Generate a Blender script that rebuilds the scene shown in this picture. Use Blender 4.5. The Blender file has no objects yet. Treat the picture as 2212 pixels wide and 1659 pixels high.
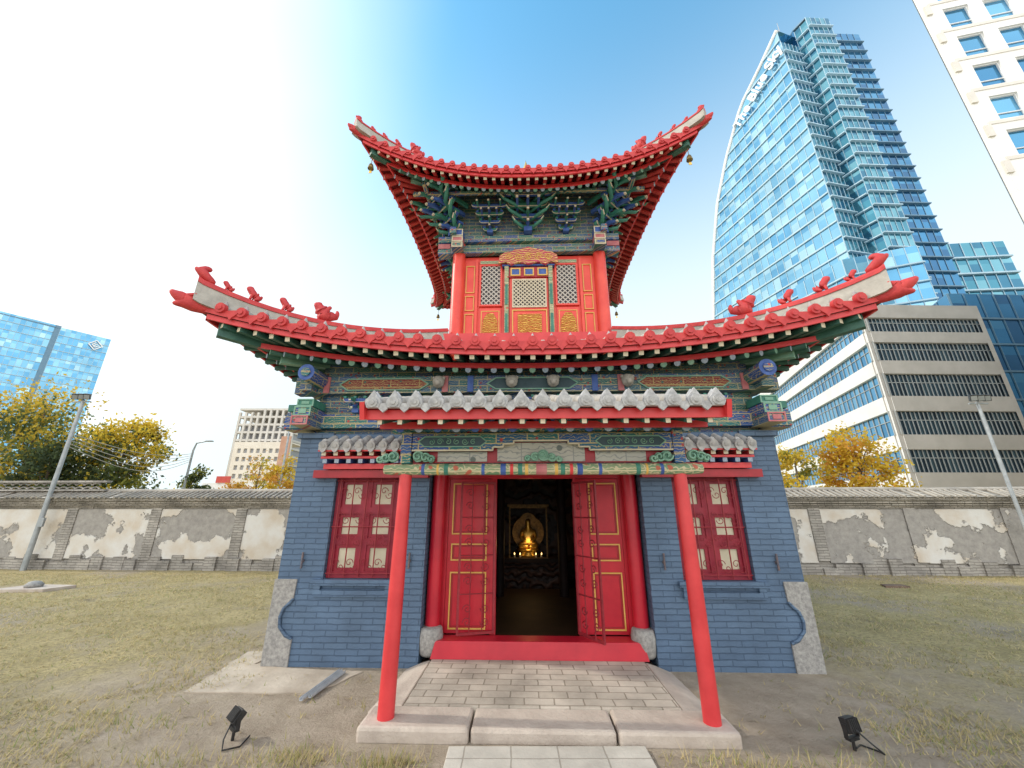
import bpy, math, random
from mathutils import Vector, Matrix
import numpy as np
R=math.radians; random.seed(7); rng=np.random.default_rng(5)
S=bpy.context.scene; col=S.collection
WORLD=set()
# ------------------------------------------------------------------ helpers
def tag(o,label=None,cat=None,group=None,kind=None):
    if label: o['label']=label
    if cat: o['category']=cat
    if group: o['group']=group
    if kind: o['kind']=kind
    return o
def empty(name,loc=(0,0,0),rz=0,world=False):
    o=bpy.data.objects.new(name,None); col.objects.link(o); o.location=loc; o.rotation_euler=(0,0,rz)
    o.empty_display_size=.1
    if world: WORLD.add(o.name)
    return o
def link(name,me,parent=None,M=None):
    o=bpy.data.objects.new(name,me); col.objects.link(o)
    if parent: o.parent=parent
    if M is not None: o.matrix_local=M
    return o
def rootof(o):
    while o.parent: o=o.parent
    return o
class MB:
    def __init__(s): s.v=[];s.f=[];s.m=[];s.s=[]
    def add(s,vs,fs,mi=0,sm=False):
        o=len(s.v); s.v+=[tuple(p) for p in vs]
        for f in fs: s.f.append([o+i for i in f]); s.m.append(mi); s.s.append(sm)
    def box(s,x0,x1,y0,y1,z0,z1,mi=0):
        v=[(x0,y0,z0),(x1,y0,z0),(x1,y1,z0),(x0,y1,z0),(x0,y0,z1),(x1,y0,z1),(x1,y1,z1),(x0,y1,z1)]
        s.add(v,[(0,3,2,1),(4,5,6,7),(0,1,5,4),(1,2,6,5),(2,3,7,6),(3,0,4,7)],mi)
    def beam(s,p,q,w,h,mi=0,up=(0,0,1),emi=None):
        p=Vector(p);q=Vector(q);d=(q-p)
        if d.length<1e-6: return
        d.normalize(); up=Vector(up); sd=d.cross(up)
        if sd.length<1e-4: sd=d.cross(Vector((1,0,0)))
        sd.normalize(); u=sd.cross(d); v=[]
        for c in (p,q):
            for a,b in ((-1,-1),(1,-1),(1,1),(-1,1)): v.append(c+sd*(a*w/2)+u*(b*h/2))
        s.add(v,[(4,5,6,7),(0,1,5,4),(1,2,6,5),(2,3,7,6),(3,0,4,7)],mi)
        s.add(v[:4],[(0,3,2,1)],mi if emi is None else emi)
    def tube(s,pts,r,n=8,mi=0,caps=True,sm=True,emi=None):
        P=[Vector(p) for p in pts]; k=len(P); rs=r if isinstance(r,(list,tuple)) else [r]*k
        v=[];prev=None
        for i in range(k):
            d=(P[min(i+1,k-1)]-P[max(i-1,0)]).normalized()
            if prev is None:
                a=d.cross(Vector((0,0,1)))
                if a.length<.05: a=d.cross(Vector((1,0,0)))
            else: a=prev-d*prev.dot(d)
            a.normalize(); prev=a; b=d.cross(a)
            for j in range(n):
                t=2*math.pi*j/n; v.append(P[i]+(a*math.cos(t)+b*math.sin(t))*rs[i])
        f=[]
        for i in range(k-1):
            for j in range(n):
                j2=(j+1)%n; f.append((i*n+j,i*n+j2,(i+1)*n+j2,(i+1)*n+j))
        s.add(v,f,mi,sm)
        if caps:
            s.add(v[:n],[tuple(range(n-1,-1,-1))],mi if emi is None else emi)
            s.add(v[-n:],[tuple(range(n))],mi)
    def lathe(s,c,prof,n=12,mi=0,sm=True):
        cx,cy,cz=c; v=[];f=[]
        for r,z in prof:
            for j in range(n):
                t=2*math.pi*j/n; v.append((cx+r*math.cos(t),cy+r*math.sin(t),cz+z))
        for i in range(len(prof)-1):
            for j in range(n):
                j2=(j+1)%n; f.append((i*n+j,i*n+j2,(i+1)*n+j2,(i+1)*n+j))
        f.append(tuple(range(n-1,-1,-1))); f.append(tuple((len(prof)-1)*n+j for j in range(n)))
        s.add(v,f,mi,sm)
    def prism(s,poly,y0,y1,mi=0,fn=None,emi=None):
        fn=fn or (lambda a,b,y:(a,y,b)); n=len(poly)
        v=[fn(a,b,y0) for a,b in poly]+[fn(a,b,y1) for a,b in poly]
        s.add(v,[(i,(i+1)%n,(i+1)%n+n,i+n) for i in range(n)],mi if emi is None else emi)
        s.add(v,[tuple(range(n-1,-1,-1)),tuple(range(n,2*n))],mi)
    def sweep(s,pts,sec,mi=0,up=(0,0,1)):
        P=[Vector(p) for p in pts];k=len(P);n=len(sec);v=[];up=Vector(up)
        for i in range(k):
            d=(P[min(i+1,k-1)]-P[max(i-1,0)]); sd=d.cross(up).normalized()
            for a,b in sec: v.append(P[i]+sd*a+up*b)
        f=[(i*n+j,i*n+(j+1)%n,(i+1)*n+(j+1)%n,(i+1)*n+j) for i in range(k-1) for j in range(n)]
        f+= [tuple(range(n-1,-1,-1)),tuple((k-1)*n+j for j in range(n))]
        s.add(v,f,mi)
    def frame(s,x0,x1,z0,z1,y0,y1,w,mi=0):
        s.box(x0,x0+w,y0,y1,z0,z1,mi); s.box(x1-w,x1,y0,y1,z0,z1,mi)
        s.box(x0+w,x1-w,y0,y1,z0,z0+w,mi); s.box(x0+w,x1-w,y0,y1,z1-w,z1,mi)
    def lattice(s,x0,x1,z0,z1,y,sp,w,mi=0):
        c=x0+z0+sp/2
        while c<x1+z1:
            a=max(x0,c-z1);b=min(x1,c-z0)
            if b-a>.01: s.beam((a,y,c-a),(b,y,c-b),w,w,mi,up=(0,1,0))
            c+=sp
        c=x0-z1+sp/2
        while c<x1-z0:
            a=max(x0,z0+c);b=min(x1,z1+c)
            if b-a>.01: s.beam((a,y+.006,a-c),(b,y+.006,b-c),w,w,mi,up=(0,1,0))
            c+=sp
    def xf(s,M,i0=0):
        for i in range(i0,len(s.v)): s.v[i]=tuple(M@Vector(s.v[i]))
        return s
    def mesh(s,name,mats,off=None):
        me=bpy.data.meshes.new(name)
        vs=s.v if off is None else [(a-off[0],b-off[1],c-off[2]) for a,b,c in s.v]
        me.from_pydata(vs,[],s.f)
        for m in mats: me.materials.append(m)
        me.polygons.foreach_set('material_index',s.m); me.polygons.foreach_set('use_smooth',s.s)
        me.update(); return me
    def build(s,name,mats,parent=None,M=None,bevel=0):
        if not isinstance(mats,(list,tuple)): mats=[mats]
        off=None
        if parent:
            r=rootof(parent)
            if r.name in WORLD: off=r.location
        o=link(name,s.mesh(name,mats,off),parent,M)
        if bevel:
            b=o.modifiers.new('bevel','BEVEL'); b.width=bevel; b.segments=2; b.limit_method='ANGLE'
        return o
def skin(name,verts,edges,radii,mat,sub=1):
    me=bpy.data.meshes.new(name+'_t'); me.from_pydata(verts,edges,[])
    o=bpy.data.objects.new(name+'_t',me); col.objects.link(o)
    o.modifiers.new('s','SKIN')
    for i,r in enumerate(radii):
        d=me.skin_vertices[0].data[i]; d.radius=(r,r); d.use_root=(i==0)
    m=o.modifiers.new('u','SUBSURF'); m.levels=sub; m.render_levels=sub
    dg=bpy.context.evaluated_depsgraph_get(); dg.update()
    m2=bpy.data.meshes.new_from_object(o.evaluated_get(dg)); bpy.data.objects.remove(o)
    m2.materials.clear(); m2.materials.append(mat)
    for p in m2.polygons: p.use_smooth=True; p.material_index=0
    m2.name=name; return m2
# ------------------------------------------------------------------ materials
def nm(name):
    m=bpy.data.materials.new(name); m.use_nodes=True; return m,m.node_tree,m.node_tree.nodes['Principled BSDF']
def N(nt,t,ins=None,**kw):
    n=nt.nodes.new(t)
    for k,v in kw.items(): setattr(n,k,v)
    if ins:
        for k,v in ins.items(): n.inputs[k].default_value=v
    return n
def c4(c): return (c[0],c[1],c[2],1)
def mixc(nt,f,a,b,bt='MIX'):
    n=N(nt,'ShaderNodeMix',data_type='RGBA',blend_type=bt)
    for i,x in ((0,f),(6,a),(7,b)):
        if isinstance(x,bpy.types.NodeSocket): nt.links.new(x,n.inputs[i])
        elif i==0: n.inputs[0].default_value=x
        else: n.inputs[i].default_value=c4(x)
    return n.outputs[2]
def ramp(nt,src,a,b,ca=(0,0,0),cb=(1,1,1)):
    r=N(nt,'ShaderNodeValToRGB'); e=r.color_ramp.elements
    e[0].position=a;e[0].color=c4(ca);e[1].position=b;e[1].color=c4(cb)
    nt.links.new(src,r.inputs[0]); return r.outputs[0]
def noise(nt,vec,scale,detail=6,rough=.6):
    n=N(nt,'ShaderNodeTexNoise',{'Scale':scale,'Detail':detail,'Roughness':rough}); nt.links.new(vec,n.inputs['Vector']); return n.outputs[0]
def bump(nt,b,h,st,dist=.02):
    n=N(nt,'ShaderNodeBump',{'Strength':st,'Distance':dist}); nt.links.new(h,n.inputs['Height']); nt.links.new(n.outputs[0],b.inputs['Normal'])
def coord(nt): return N(nt,'ShaderNodeTexCoord').outputs['Object']
def surf(name,c1,c2,scale=5,rough=.6,bst=.25,bsc=60,metal=0,spec=.5):
    m,nt,b=nm(name); v=coord(nt)
    f=ramp(nt,noise(nt,v,scale),.35,.68)
    nt.links.new(mixc(nt,f,c1,c2),b.inputs['Base Color'])
    b.inputs['Roughness'].default_value=rough; b.inputs['Metallic'].default_value=metal
    b.inputs['Specular IOR Level'].default_value=spec
    if bst: bump(nt,b,noise(nt,v,bsc,4),bst,.01)
    return m
def xzvec(nt,mode='xz'):
    v=coord(nt)
    if mode=='xy': return v,v
    s=N(nt,'ShaderNodeSeparateXYZ'); nt.links.new(v,s.inputs[0])
    a=N(nt,'ShaderNodeMath',operation='ADD'); nt.links.new(s.outputs[0],a.inputs[0]); nt.links.new(s.outputs[1],a.inputs[1])
    c=N(nt,'ShaderNodeCombineXYZ'); nt.links.new(a.outputs[0],c.inputs[0]); nt.links.new(s.outputs[2],c.inputs[1])
    return c.outputs[0],v
def brick(name,c1,c2,mo,w,h,ms,rough=.8,mode='xz',bst=.6,off=.5,nsc=3,dark=.65,wob=.012):
    m,nt,b=nm(name); uv,v=xzvec(nt,mode)
    nn=N(nt,'ShaderNodeTexNoise',{'Scale':9,'Detail':3}); nt.links.new(v,nn.inputs['Vector'])
    sub=N(nt,'ShaderNodeVectorMath',operation='MULTIPLY_ADD'); nt.links.new(nn.outputs['Color'],sub.inputs[0]); sub.inputs[1].default_value=(wob,wob,0); nt.links.new(uv,sub.inputs[2])
    t=N(nt,'ShaderNodeTexBrick',{'Color1':c4(c1),'Color2':c4(c2),'Mortar':c4(mo),'Scale':1,'Mortar Size':ms,'Mortar Smooth':.2,'Brick Width':w,'Row Height':h},offset=off)
    nt.links.new(sub.outputs[0],t.inputs['Vector'])
    f=ramp(nt,noise(nt,v,nsc),.3,.7,(dark,)*3,(1.12,)*3)
    nt.links.new(mixc(nt,1,t.outputs[0],f,'MULTIPLY'),b.inputs['Base Color']); b.inputs['Roughness'].default_value=rough
    inv=N(nt,'ShaderNodeMath',operation='SUBTRACT'); inv.inputs[0].default_value=1; nt.links.new(t.outputs[1],inv.inputs[1])
    ad=N(nt,'ShaderNodeMath',operation='MULTIPLY_ADD'); nt.links.new(noise(nt,v,45,4),ad.inputs[0]); ad.inputs[1].default_value=.5; nt.links.new(inv.outputs[0],ad.inputs[2])
    bump(nt,b,ad.outputs[0],bst,.02); return m
def polychrome(name,cA,cB,cC,line,w=.34,h=.11,sc=9,th=.84):
    m,nt,b=nm(name); uv,v=xzvec(nt)
    t=N(nt,'ShaderNodeTexBrick',{'Color1':c4(cA),'Color2':c4(cB),'Mortar':c4(line),'Scale':1,'Mortar Size':.006,'Brick Width':w,'Row Height':h}); nt.links.new(uv,t.inputs['Vector'])
    wv=N(nt,'ShaderNodeTexWave',{'Scale':sc,'Distortion':7,'Detail':1.5,'Detail Scale':2},wave_type='RINGS'); nt.links.new(uv,wv.inputs['Vector'])
    f=ramp(nt,wv.outputs[1],th,th+.08)
    vo=N(nt,'ShaderNodeTexVoronoi',{'Scale':sc*.9}); nt.links.new(uv,vo.inputs['Vector'])
    f2=ramp(nt,vo.outputs['Distance'],.16,.2,(1,1,1),(0,0,0))
    x=mixc(nt,f,t.outputs[0],line); x=mixc(nt,f2,x,cC)
    nt.links.new(x,b.inputs['Base Color']); b.inputs['Roughness'].default_value=.6
    bump(nt,b,wv.outputs[1],.25,.008); return m
def carved(name,base,hi,sc=22,metal=.3,th=.4):
    m,nt,b=nm(name); v=coord(nt)
    wv=N(nt,'ShaderNodeTexWave',{'Scale':sc*.4,'Distortion':9,'Detail':2},wave_type='RINGS'); nt.links.new(v,wv.inputs['Vector'])
    f=ramp(nt,wv.outputs[1],th,th+.2)
    nt.links.new(mixc(nt,f,base,hi),b.inputs['Base Color']); b.inputs['Roughness'].default_value=.45; b.inputs['Metallic'].default_value=metal
    bump(nt,b,wv.outputs[1],.8,.02); return m
def glassm(name,c,metal=.75,rough=.07):
    m,nt,b=nm(name); v=coord(nt)
    nt.links.new(mixc(nt,ramp(nt,noise(nt,v,.12,2),.3,.7),tuple(x*.75 for x in c),c),b.inputs['Base Color'])
    b.inputs['Metallic'].default_value=metal;b.inputs['Roughness'].default_value=rough; return m
red=surf('red_paint',(.58,.035,.042),(.70,.055,.06),4,.42,.12,30)
reddk=surf('dark_red_paint',(.30,.010,.02),(.42,.016,.028),5,.42,.15,30)
doorred=surf('door_red',(.48,.010,.03),(.60,.018,.038),3,.36,.12,25)
storeyred=surf('storey_red',(.72,.055,.042),(.82,.09,.06),3,.4,.12,25)
maroon=surf('maroon_paint',(.25,.010,.032),(.34,.018,.04),6,.5,.2,40)
tilered=surf('tile_red',(.48,.035,.042),(.64,.06,.058),9,.6,.35,50)
cream=surf('lime_render',(.34,.32,.285),(.48,.45,.40),6,.85,.4,40)
greytile=surf('grey_tile',(.32,.32,.325),(.50,.49,.48),14,.8,.4,60)
pinkgrey=surf('weathered_tile',(.32,.29,.29),(.48,.43,.42),14,.8,.4,60)
pantile=surf('pan_tile',(.34,.32,.29),(.54,.50,.45),7,.85,.5,40)
bluebrick=brick('blue_painted_brick',(.092,.155,.255),(.112,.183,.288),(.064,.112,.192),.27,.062,.006,.6,bst=.8,nsc=2.2,dark=.76,wob=.018)
granite=surf('granite',(.25,.245,.24),(.43,.42,.40),30,.85,.8,45)
sandst=surf('sandstone',(.43,.365,.315),(.59,.515,.445),3.5,.9,.8,35)
paver=brick('paver',(.48,.43,.365),(.59,.53,.455),(.30,.26,.21),.26,.13,.007,.9,mode='xy',bst=.4,nsc=2.0,dark=.55,wob=.02)
pathpav=brick('path_paver',(.49,.46,.41),(.57,.54,.48),(.34,.31,.265),.34,.34,.006,.9,mode='xy',bst=.4,nsc=3,dark=.72,off=0)
green=surf('green_paint',(.03,.16,.13),(.06,.26,.18),8,.55,.2,40)
blue=surf('blue_paint',(.03,.075,.29),(.07,.15,.43),8,.55,.2,40)
greenlt=surf('pale_green_paint',(.14,.32,.24),(.25,.43,.32),8,.6,.2,40)
creamp=surf('cream_paint',(.54,.48,.35),(.66,.59,.44),8,.6,.2,40)
pink=surf('pink_paint',(.44,.12,.14),(.54,.21,.21),8,.6,.2,40)
trim=surf('yellow_trim',(.66,.39,.08),(.76,.48,.13),8,.5,.1,40)
gold=surf('gold',(.72,.42,.08),(.85,.55,.15),20,.28,.3,60,.85)
dullgold=surf('aged_gilding',(.12,.07,.025),(.26,.15,.05),20,.45,.3,60,.6)
goldcarve=carved('gold_carving',(.52,.07,.02),(.86,.56,.12),26,.05)
signcarve=carved('sign_carving',(.58,.08,.13),(.82,.55,.20),18,.0,.6)
poly1=polychrome('painted_beam',(.03,.08,.32),(.025,.18,.155),(.42,.06,.055),(.48,.39,.20),.30,.10,11,.88)
poly2=polychrome('painted_board',(.025,.15,.13),(.035,.085,.27),(.30,.05,.045),(.40,.35,.20),.26,.085,13,.87)
poly3=polychrome('painted_tie_beam',(.14,.27,.15),(.36,.36,.21),(.46,.12,.07),(.56,.50,.32),.42,.12,8,.8)
grisaille=polychrome('ink_painting',(.40,.40,.36),(.44,.43,.38),(.13,.155,.145),(.27,.28,.27),.5,.3,7)
cartred=polychrome('cartouche_paint',(.16,.02,.025),(.22,.03,.03),(.04,.13,.11),(.40,.30,.12),.4,.3,12,.8)
darkboard=surf('dark_board',(.025,.06,.075),(.05,.09,.11),6,.6,.2,40)
soffit=surf('soffit_board',(.26,.015,.02),(.37,.026,.03),8,.6,.2,40)
soffitg=surf('soffit_board_green',(.025,.07,.06),(.12,.025,.025),5,.6,.2,40)
rafterm=surf('rafter_green',(.03,.105,.085),(.05,.155,.11),9,.55,.2,40)
raftred=surf('rafter_red',(.38,.026,.026),(.52,.045,.04),9,.55,.2,40)
bluewhite=surf('rafter_end',(.23,.32,.45),(.42,.48,.54),60,.6,0)
pane=surf('curtained_pane',(.54,.50,.37),(.68,.63,.48),4,.35,0)
iron=surf('red_iron',(.24,.014,.026),(.34,.03,.04),20,.45,.2,60,.1)
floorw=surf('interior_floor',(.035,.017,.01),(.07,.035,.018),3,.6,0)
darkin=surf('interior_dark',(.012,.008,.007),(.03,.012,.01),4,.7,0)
black=surf('black_plastic',(.012,.012,.013),(.03,.03,.032),20,.45,.2,80)
steel=surf('galvanised_steel',(.46,.49,.53),(.62,.65,.69),14,.4,.2,60,.25)
poleg=surf('pole_grey',(.30,.33,.35),(.42,.45,.47),6,.5,.1,40,.3)
lens=glassm('lamp_glass',(.35,.38,.4),.3,.1)
lat=surf('lattice_cream',(.54,.47,.34),(.66,.58,.45),12,.6,.1,60)
latblue=surf('lattice_grey',(.46,.42,.385),(.57,.53,.47),12,.6,.1,60)
backing=surf('paper_backing',(.05,.05,.07),(.10,.09,.10),4,.7,0)
anchorm=surf('anchor_iron',(.10,.10,.13),(.2,.14,.13),20,.7)
# ------------------------------------------------------------------ light, sky, camera
AZ=R(-86); EL=R(34)
sd=Vector((math.sin(AZ)*math.cos(EL),math.cos(AZ)*math.cos(EL),math.sin(EL)))
w=bpy.data.worlds.new('World'); S.world=w; w.use_nodes=True; nt=w.node_tree
bg=nt.nodes['Background']
sk=N(nt,'ShaderNodeTexSky',sky_type='NISHITA',sun_disc=False,sun_elevation=EL,sun_rotation=AZ,altitude=0,air_density=1.0,dust_density=1.0,ozone_density=2.0)
tc=N(nt,'ShaderNodeTexCoord')
dt=N(nt,'ShaderNodeVectorMath',operation='DOT_PRODUCT'); nt.links.new(tc.outputs['Generated'],dt.inputs[0]); dt.inputs[1].default_value=sd
nz=noise(nt,tc.outputs['Generated'],1.3,4,.5)
ad=N(nt,'ShaderNodeMath',operation='MULTIPLY_ADD'); nt.links.new(nz,ad.inputs[0]); ad.inputs[1].default_value=.16; nt.links.new(dt.outputs['Value'],ad.inputs[2])
hf=N(nt,'ShaderNodeMapRange',{'From Min':.66,'From Max':1.10},interpolation_type='SMOOTHSTEP'); nt.links.new(ad.outputs[0],hf.inputs[0])
skc=mixc(nt,1,sk.outputs[0],(1.5,2.75,2.6),'MULTIPLY')
sx_=N(nt,'ShaderNodeSeparateXYZ'); nt.links.new(tc.outputs['Generated'],sx_.inputs[0])
hz=N(nt,'ShaderNodeMapRange',{'From Min':.93,'From Max':.36,'To Min':0,'To Max':.98},interpolation_type='SMOOTHSTEP'); nt.links.new(sx_.outputs[2],hz.inputs[0])
skc=mixc(nt,hz.outputs[0],skc,(6.4,7.2,7.5))
# sky behind the camera brightened, added as fill light for the temple front
by_=N(nt,'ShaderNodeMapRange',{'From Min':-.05,'From Max':-.65},interpolation_type='SMOOTHSTEP'); nt.links.new(sx_.outputs[1],by_.inputs[0])
skc=mixc(nt,by_.outputs[0],skc,(13.0,13.0,12.8))
nt.links.new(mixc(nt,hf.outputs[0],skc,(10.5,10.3,10.1)),bg.inputs['Color']); bg.inputs['Strength'].default_value=.15
sl=bpy.data.lights.new('sun','SUN'); sl.energy=2.2; sl.angle=R(1.5); sl.color=(1,.93,.80)
so=bpy.data.objects.new('sun',sl); col.objects.link(so); so.rotation_euler=sd.to_track_quat('Z','Y').to_euler()
cam=bpy.data.cameras.new('camera'); co=bpy.data.objects.new('camera',cam); col.objects.link(co); S.camera=co
co.location=(0,0,1.7); co.rotation_euler=(R(108),0,0); cam.sensor_width=36; cam.lens=13.54; cam.clip_end=4000; cam.clip_start=.05
S.view_settings.view_transform='Standard'
# ------------------------------------------------------------------ ground
m,nt,b=nm('ground_earth'); v=coord(nt)
mp=N(nt,'ShaderNodeMapping'); mp.inputs['Location'].default_value=(-.05,-.95,0); mp.inputs['Scale'].default_value=(.17,.22,1); nt.links.new(v,mp.inputs[0])
ln=N(nt,'ShaderNodeVectorMath',operation='LENGTH'); nt.links.new(mp.outputs[0],ln.inputs[0])
n1=noise(nt,v,.9,8,.65)
ma=N(nt,'ShaderNodeMath',operation='MULTIPLY_ADD'); nt.links.new(n1,ma.inputs[0]); ma.inputs[1].default_value=1.1; nt.links.new(ln.outputs['Value'],ma.inputs[2])
mr=N(nt,'ShaderNodeMapRange',{'From Min':1.08,'From Max':1.5}); nt.links.new(ma.outputs[0],mr.inputs[0])
dirt=mixc(nt,ramp(nt,noise(nt,v,3,8,.7),.35,.7),(.37,.305,.235),(.55,.47,.38))
gr=mixc(nt,ramp(nt,noise(nt,v,1.3,8,.7),.35,.65),(.38,.315,.155),(.58,.48,.26))
gr=mixc(nt,ramp(nt,noise(nt,v,18,6,.75),.45,.65),gr,(.26,.22,.13))
gr=mixc(nt,ramp(nt,noise(nt,v,.5,5,.6),.50,.64),gr,(.40,.34,.26))
gr=mixc(nt,ramp(nt,noise(nt,v,.8,7,.7),.58,.72),gr,(.24,.21,.15))
nt.links.new(mixc(nt,mr.outputs[0],dirt,gr),b.inputs['Base Color']); b.inputs['Roughness'].default_value=.95
b.inputs['Specular IOR Level'].default_value=.15
bump(nt,b,noise(nt,v,26,8,.75),.9,.05)
g=MB(); g.add([(-900,-40,0),(900,-40,0),(900,1500,0),(-900,1500,0)],[(0,1,2,3)])
tag(g.build('ground',m),'yellow green mown grass and bare sandy earth around the temple','ground',kind='structure')
g=MB(); g.box(-.47,.99,.6,3.55,.0,.03)
tag(g.build('path',pathpav,bevel=.008),'pale square paver path leading to the temple step','path',kind='structure')
# ------------------------------------------------------------------ TEMPLE
TL=Vector((.28,5.05,0)); TR=R(-1.8)
T=empty('temple',TL,TR)
tag(T,'small two storey red and blue brick temple with upturned tiled roofs','temple')
TM=Matrix.Translation(TL)@Matrix.Rotation(TR,4,'Z')
CY=3.11
def wall_holes(mb,x0,x1,z0,z1,holes,y0,y1,mi=0,rmi=None):
    rmi=mi if rmi is None else rmi
    xs=sorted({x0,x1}|{h[0] for h in holes}|{h[1] for h in holes}); zs=sorted({z0,z1}|{h[2] for h in holes}|{h[3] for h in holes})
    def solid(i,j):
        if i<0 or j<0 or i>=len(xs)-1 or j>=len(zs)-1: return False
        cx=(xs[i]+xs[i+1])/2;cz=(zs[j]+zs[j+1])/2
        return not any(h[0]<cx<h[1] and h[2]<cz<h[3] for h in holes)
    for i in range(len(xs)-1):
        for j in range(len(zs)-1):
            if not solid(i,j): continue
            a,b_,c,d=xs[i],xs[i+1],zs[j],zs[j+1]
            mb.add([(a,y0,c),(b_,y0,c),(b_,y0,d),(a,y0,d)],[(0,1,2,3)],mi)
            mb.add([(a,y1,c),(b_,y1,c),(b_,y1,d),(a,y1,d)],[(3,2,1,0)],mi)
            if not solid(i-1,j): mb.add([(a,y0,c),(a,y1,c),(a,y1,d),(a,y0,d)],[(3,2,1,0)],rmi)
            if not solid(i+1,j): mb.add([(b_,y0,c),(b_,y1,c),(b_,y1,d),(b_,y0,d)],[(0,1,2,3)],rmi)
            if not solid(i,j-1): mb.add([(a,y0,c),(b_,y0,c),(b_,y1,c),(a,y1,c)],[(3,2,1,0)],rmi)
            if not solid(i,j+1): mb.add([(a,y0,d),(b_,y0,d),(b_,y1,d),(a,y1,d)],[(0,1,2,3)],rmi)
def spiral(cx,cz,r,turns,a0,dirn,y,n=22):
    return [(cx+r*(1-.82*i/n)*math.cos(a0+dirn*turns*6.283*i/n),y,cz+r*(1-.82*i/n)*math.sin(a0+dirn*turns*6.283*i/n)) for i in range(n+1)]
# brick walls
for sg in (-1,1):
    mb=MB(); X=lambda a,b:(min(sg*a,sg*b),max(sg*a,sg*b))
    hx=X(1.73,2.56)
    wall_holes(mb,*X(1.34,3.11),0,2.66,[(hx[0],hx[1],.9,2.12)],0,.36)
    wallp=mb.build('brick_wall',bluebrick,T)
    mb=MB(); mb.box(*X(2.75,3.11),.362,6.22,0,2.66); mb.build('brick_wall',bluebrick,T)
    mb=MB(); mb.box(*X(2.66,3.15),-.035,.3,2.6,2.67); mb.build('capping_course',bluebrick,wallp)
    pl=[(3.13,0),(2.82,0),(2.82,.28),(2.90,.31),(2.985,.40),(3.0,.50),(2.97,.59),(2.91,.645),(2.87,.69),(2.87,.73),(2.86,.90),(3.13,.90)]
    mb=MB(); mb.prism([(sg*a,c) for a,c in pl],-.02,.34); mb.build('cornerstone',granite,wallp,bevel=.012)
    mb=MB(); mb.tube([(sg*a,-.012,c) for a,c in pl[2:9]],.018,6); mb.build('brick_moulding',bluebrick,wallp)
    mb=MB(); mb.box(*X(1.66,2.68),-.06,-.001,.84,.9); mb.box(*X(1.70,2.64),-.045,-.001,.72,.785); 
    for q in (1.70,2.56): mb.box(*X(q,q+.08),-.045,-.001,.785,.84)
    mb.build('sill',bluebrick,wallp)
    for q in (1.52,2.83):
        mb=MB(); mb.tube([(sg*q,-.03,1.02),(sg*q,-.03,1.2)],.012,6); mb.box(*X(q-.015,q+.015),-.02,-.001,1.09,1.12); mb.build('wall_anchor',anchorm,wallp)
    # window
    fr=MB(); a,b_=X(1.735,2.555)
    fr.frame(a,b_,.905,2.115,.06,.14,.07)
    xm=(a+b_)/2; fr.box(xm-.05,xm+.05,.065,.13,.975,2.045)
    zs=[.975,1.32,1.68,2.045]
    for z in zs[1:3]:
        fr.box(a+.07,xm-.05,.065,.13,z-.04,z+.04); fr.box(xm+.05,b_-.07,.065,.13,z-.04,z+.04)
    W=fr.build('window',maroon,T)
    for (p,q) in ((a+.07,xm-.05),(xm+.05,b_-.07)):
        for i in range(3):
            z0=zs[i]+(.04 if i else 0); z1=zs[i+1]-(.04 if i<2 else 0)
            mb=MB(); mb.frame(p,q,z0,z1,.08,.12,.04); mb.build('sash',maroon,W)
            mb=MB(); mb.box(p+.04,q-.04,.1,.11,z0+.04,z1-.04); mb.build('pane',pane,W)
    gr_=MB()
    for k in range(5):
        x=a+.06+(b_-a-.12)*k/4; gr_.tube([(x,.02,.92),(x,.02,2.1)],.008,5)
    for z in (.96,1.49,2.05): gr_.tube([(a+.01,.02,z),(b_-.01,.02,z)],.008,5)
    for k in range(4):
        x=a+.06+(b_-a-.12)*(k+.5)/4
        for z in (1.08,1.36,1.62,1.92):
            gr_.tube(spiral(x-.035,z,.05,1.1,0,1,.015,14),.0045,4); gr_.tube(spiral(x+.035,z-.05,.05,1.1,3.14,1,.015,14),.0045,4)
    gr_.build('grille',iron,W)
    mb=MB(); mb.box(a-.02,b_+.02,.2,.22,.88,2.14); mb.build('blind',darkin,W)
    # awning over the window
    x0,x1=X(1.36,2.72)
    aw=MB(); aw.add([(x0,-.26,2.45),(x1,-.26,2.45),(x1,-.001,2.58),(x0,-.001,2.58),(x0,-.26,2.41),(x1,-.26,2.41),(x1,-.001,2.41),(x0,-.001,2.41)],
        [(0,1,2,3),(7,6,5,4),(0,4,5,1),(1,5,6,2),(3,7,4,0)])
    A=aw.build('awning_roof',[greytile],T)
    n=9
    for k in range(n):
        x=x0+.07+(x1-x0-.14)*k/(n-1)
        mb=MB(); mb.tube([(x,-.27,2.47),(x,-.002,2.60)],.045,8,0); mb.tube([(x,-.295,2.462),(x,-.265,2.472)],.055,10,0)
        mb.tube([(x,-.303,2.459),(x,-.295,2.462)],.028,8,0)
        mb.lathe((x,-.25,2.508),[(.035,0),(.04,.015),(.026,.035),(.0,.048)],8)
        mb.prism([(x-.055,2.445),(x+.055,2.445),(x+.03,2.395),(x,2.37),(x-.03,2.395)],-.285,-.27)
        mb.build('tile_end',greytile,A)
        mb=MB(); mb.beam((x,-.24,2.365),(x,-.001,2.375),.055,.045,0,emi=1); mb.build('rafter',[raftred,creamp],A)
        mb=MB(); mb.beam((x,-.19,2.28),(x,-.001,2.29),.055,.05,0,emi=1); mb.build('rafter',[blue,bluewhite],A)
    mb=MB(); mb.box(x0,x1,-.255,-.23,2.392,2.408); mb.box(x0+.02,x1-.02,-.2,-.175,2.31,2.338); mb.box(x0+.04,x1-.04,-.14,-.002,2.185,2.25); mb.build('fascia',red,A)
    mb=MB(); mb.box(*X(1.34,2.82),-.10,-.003,2.08,2.175); mb.build('lintel',reddk,T)
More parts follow.
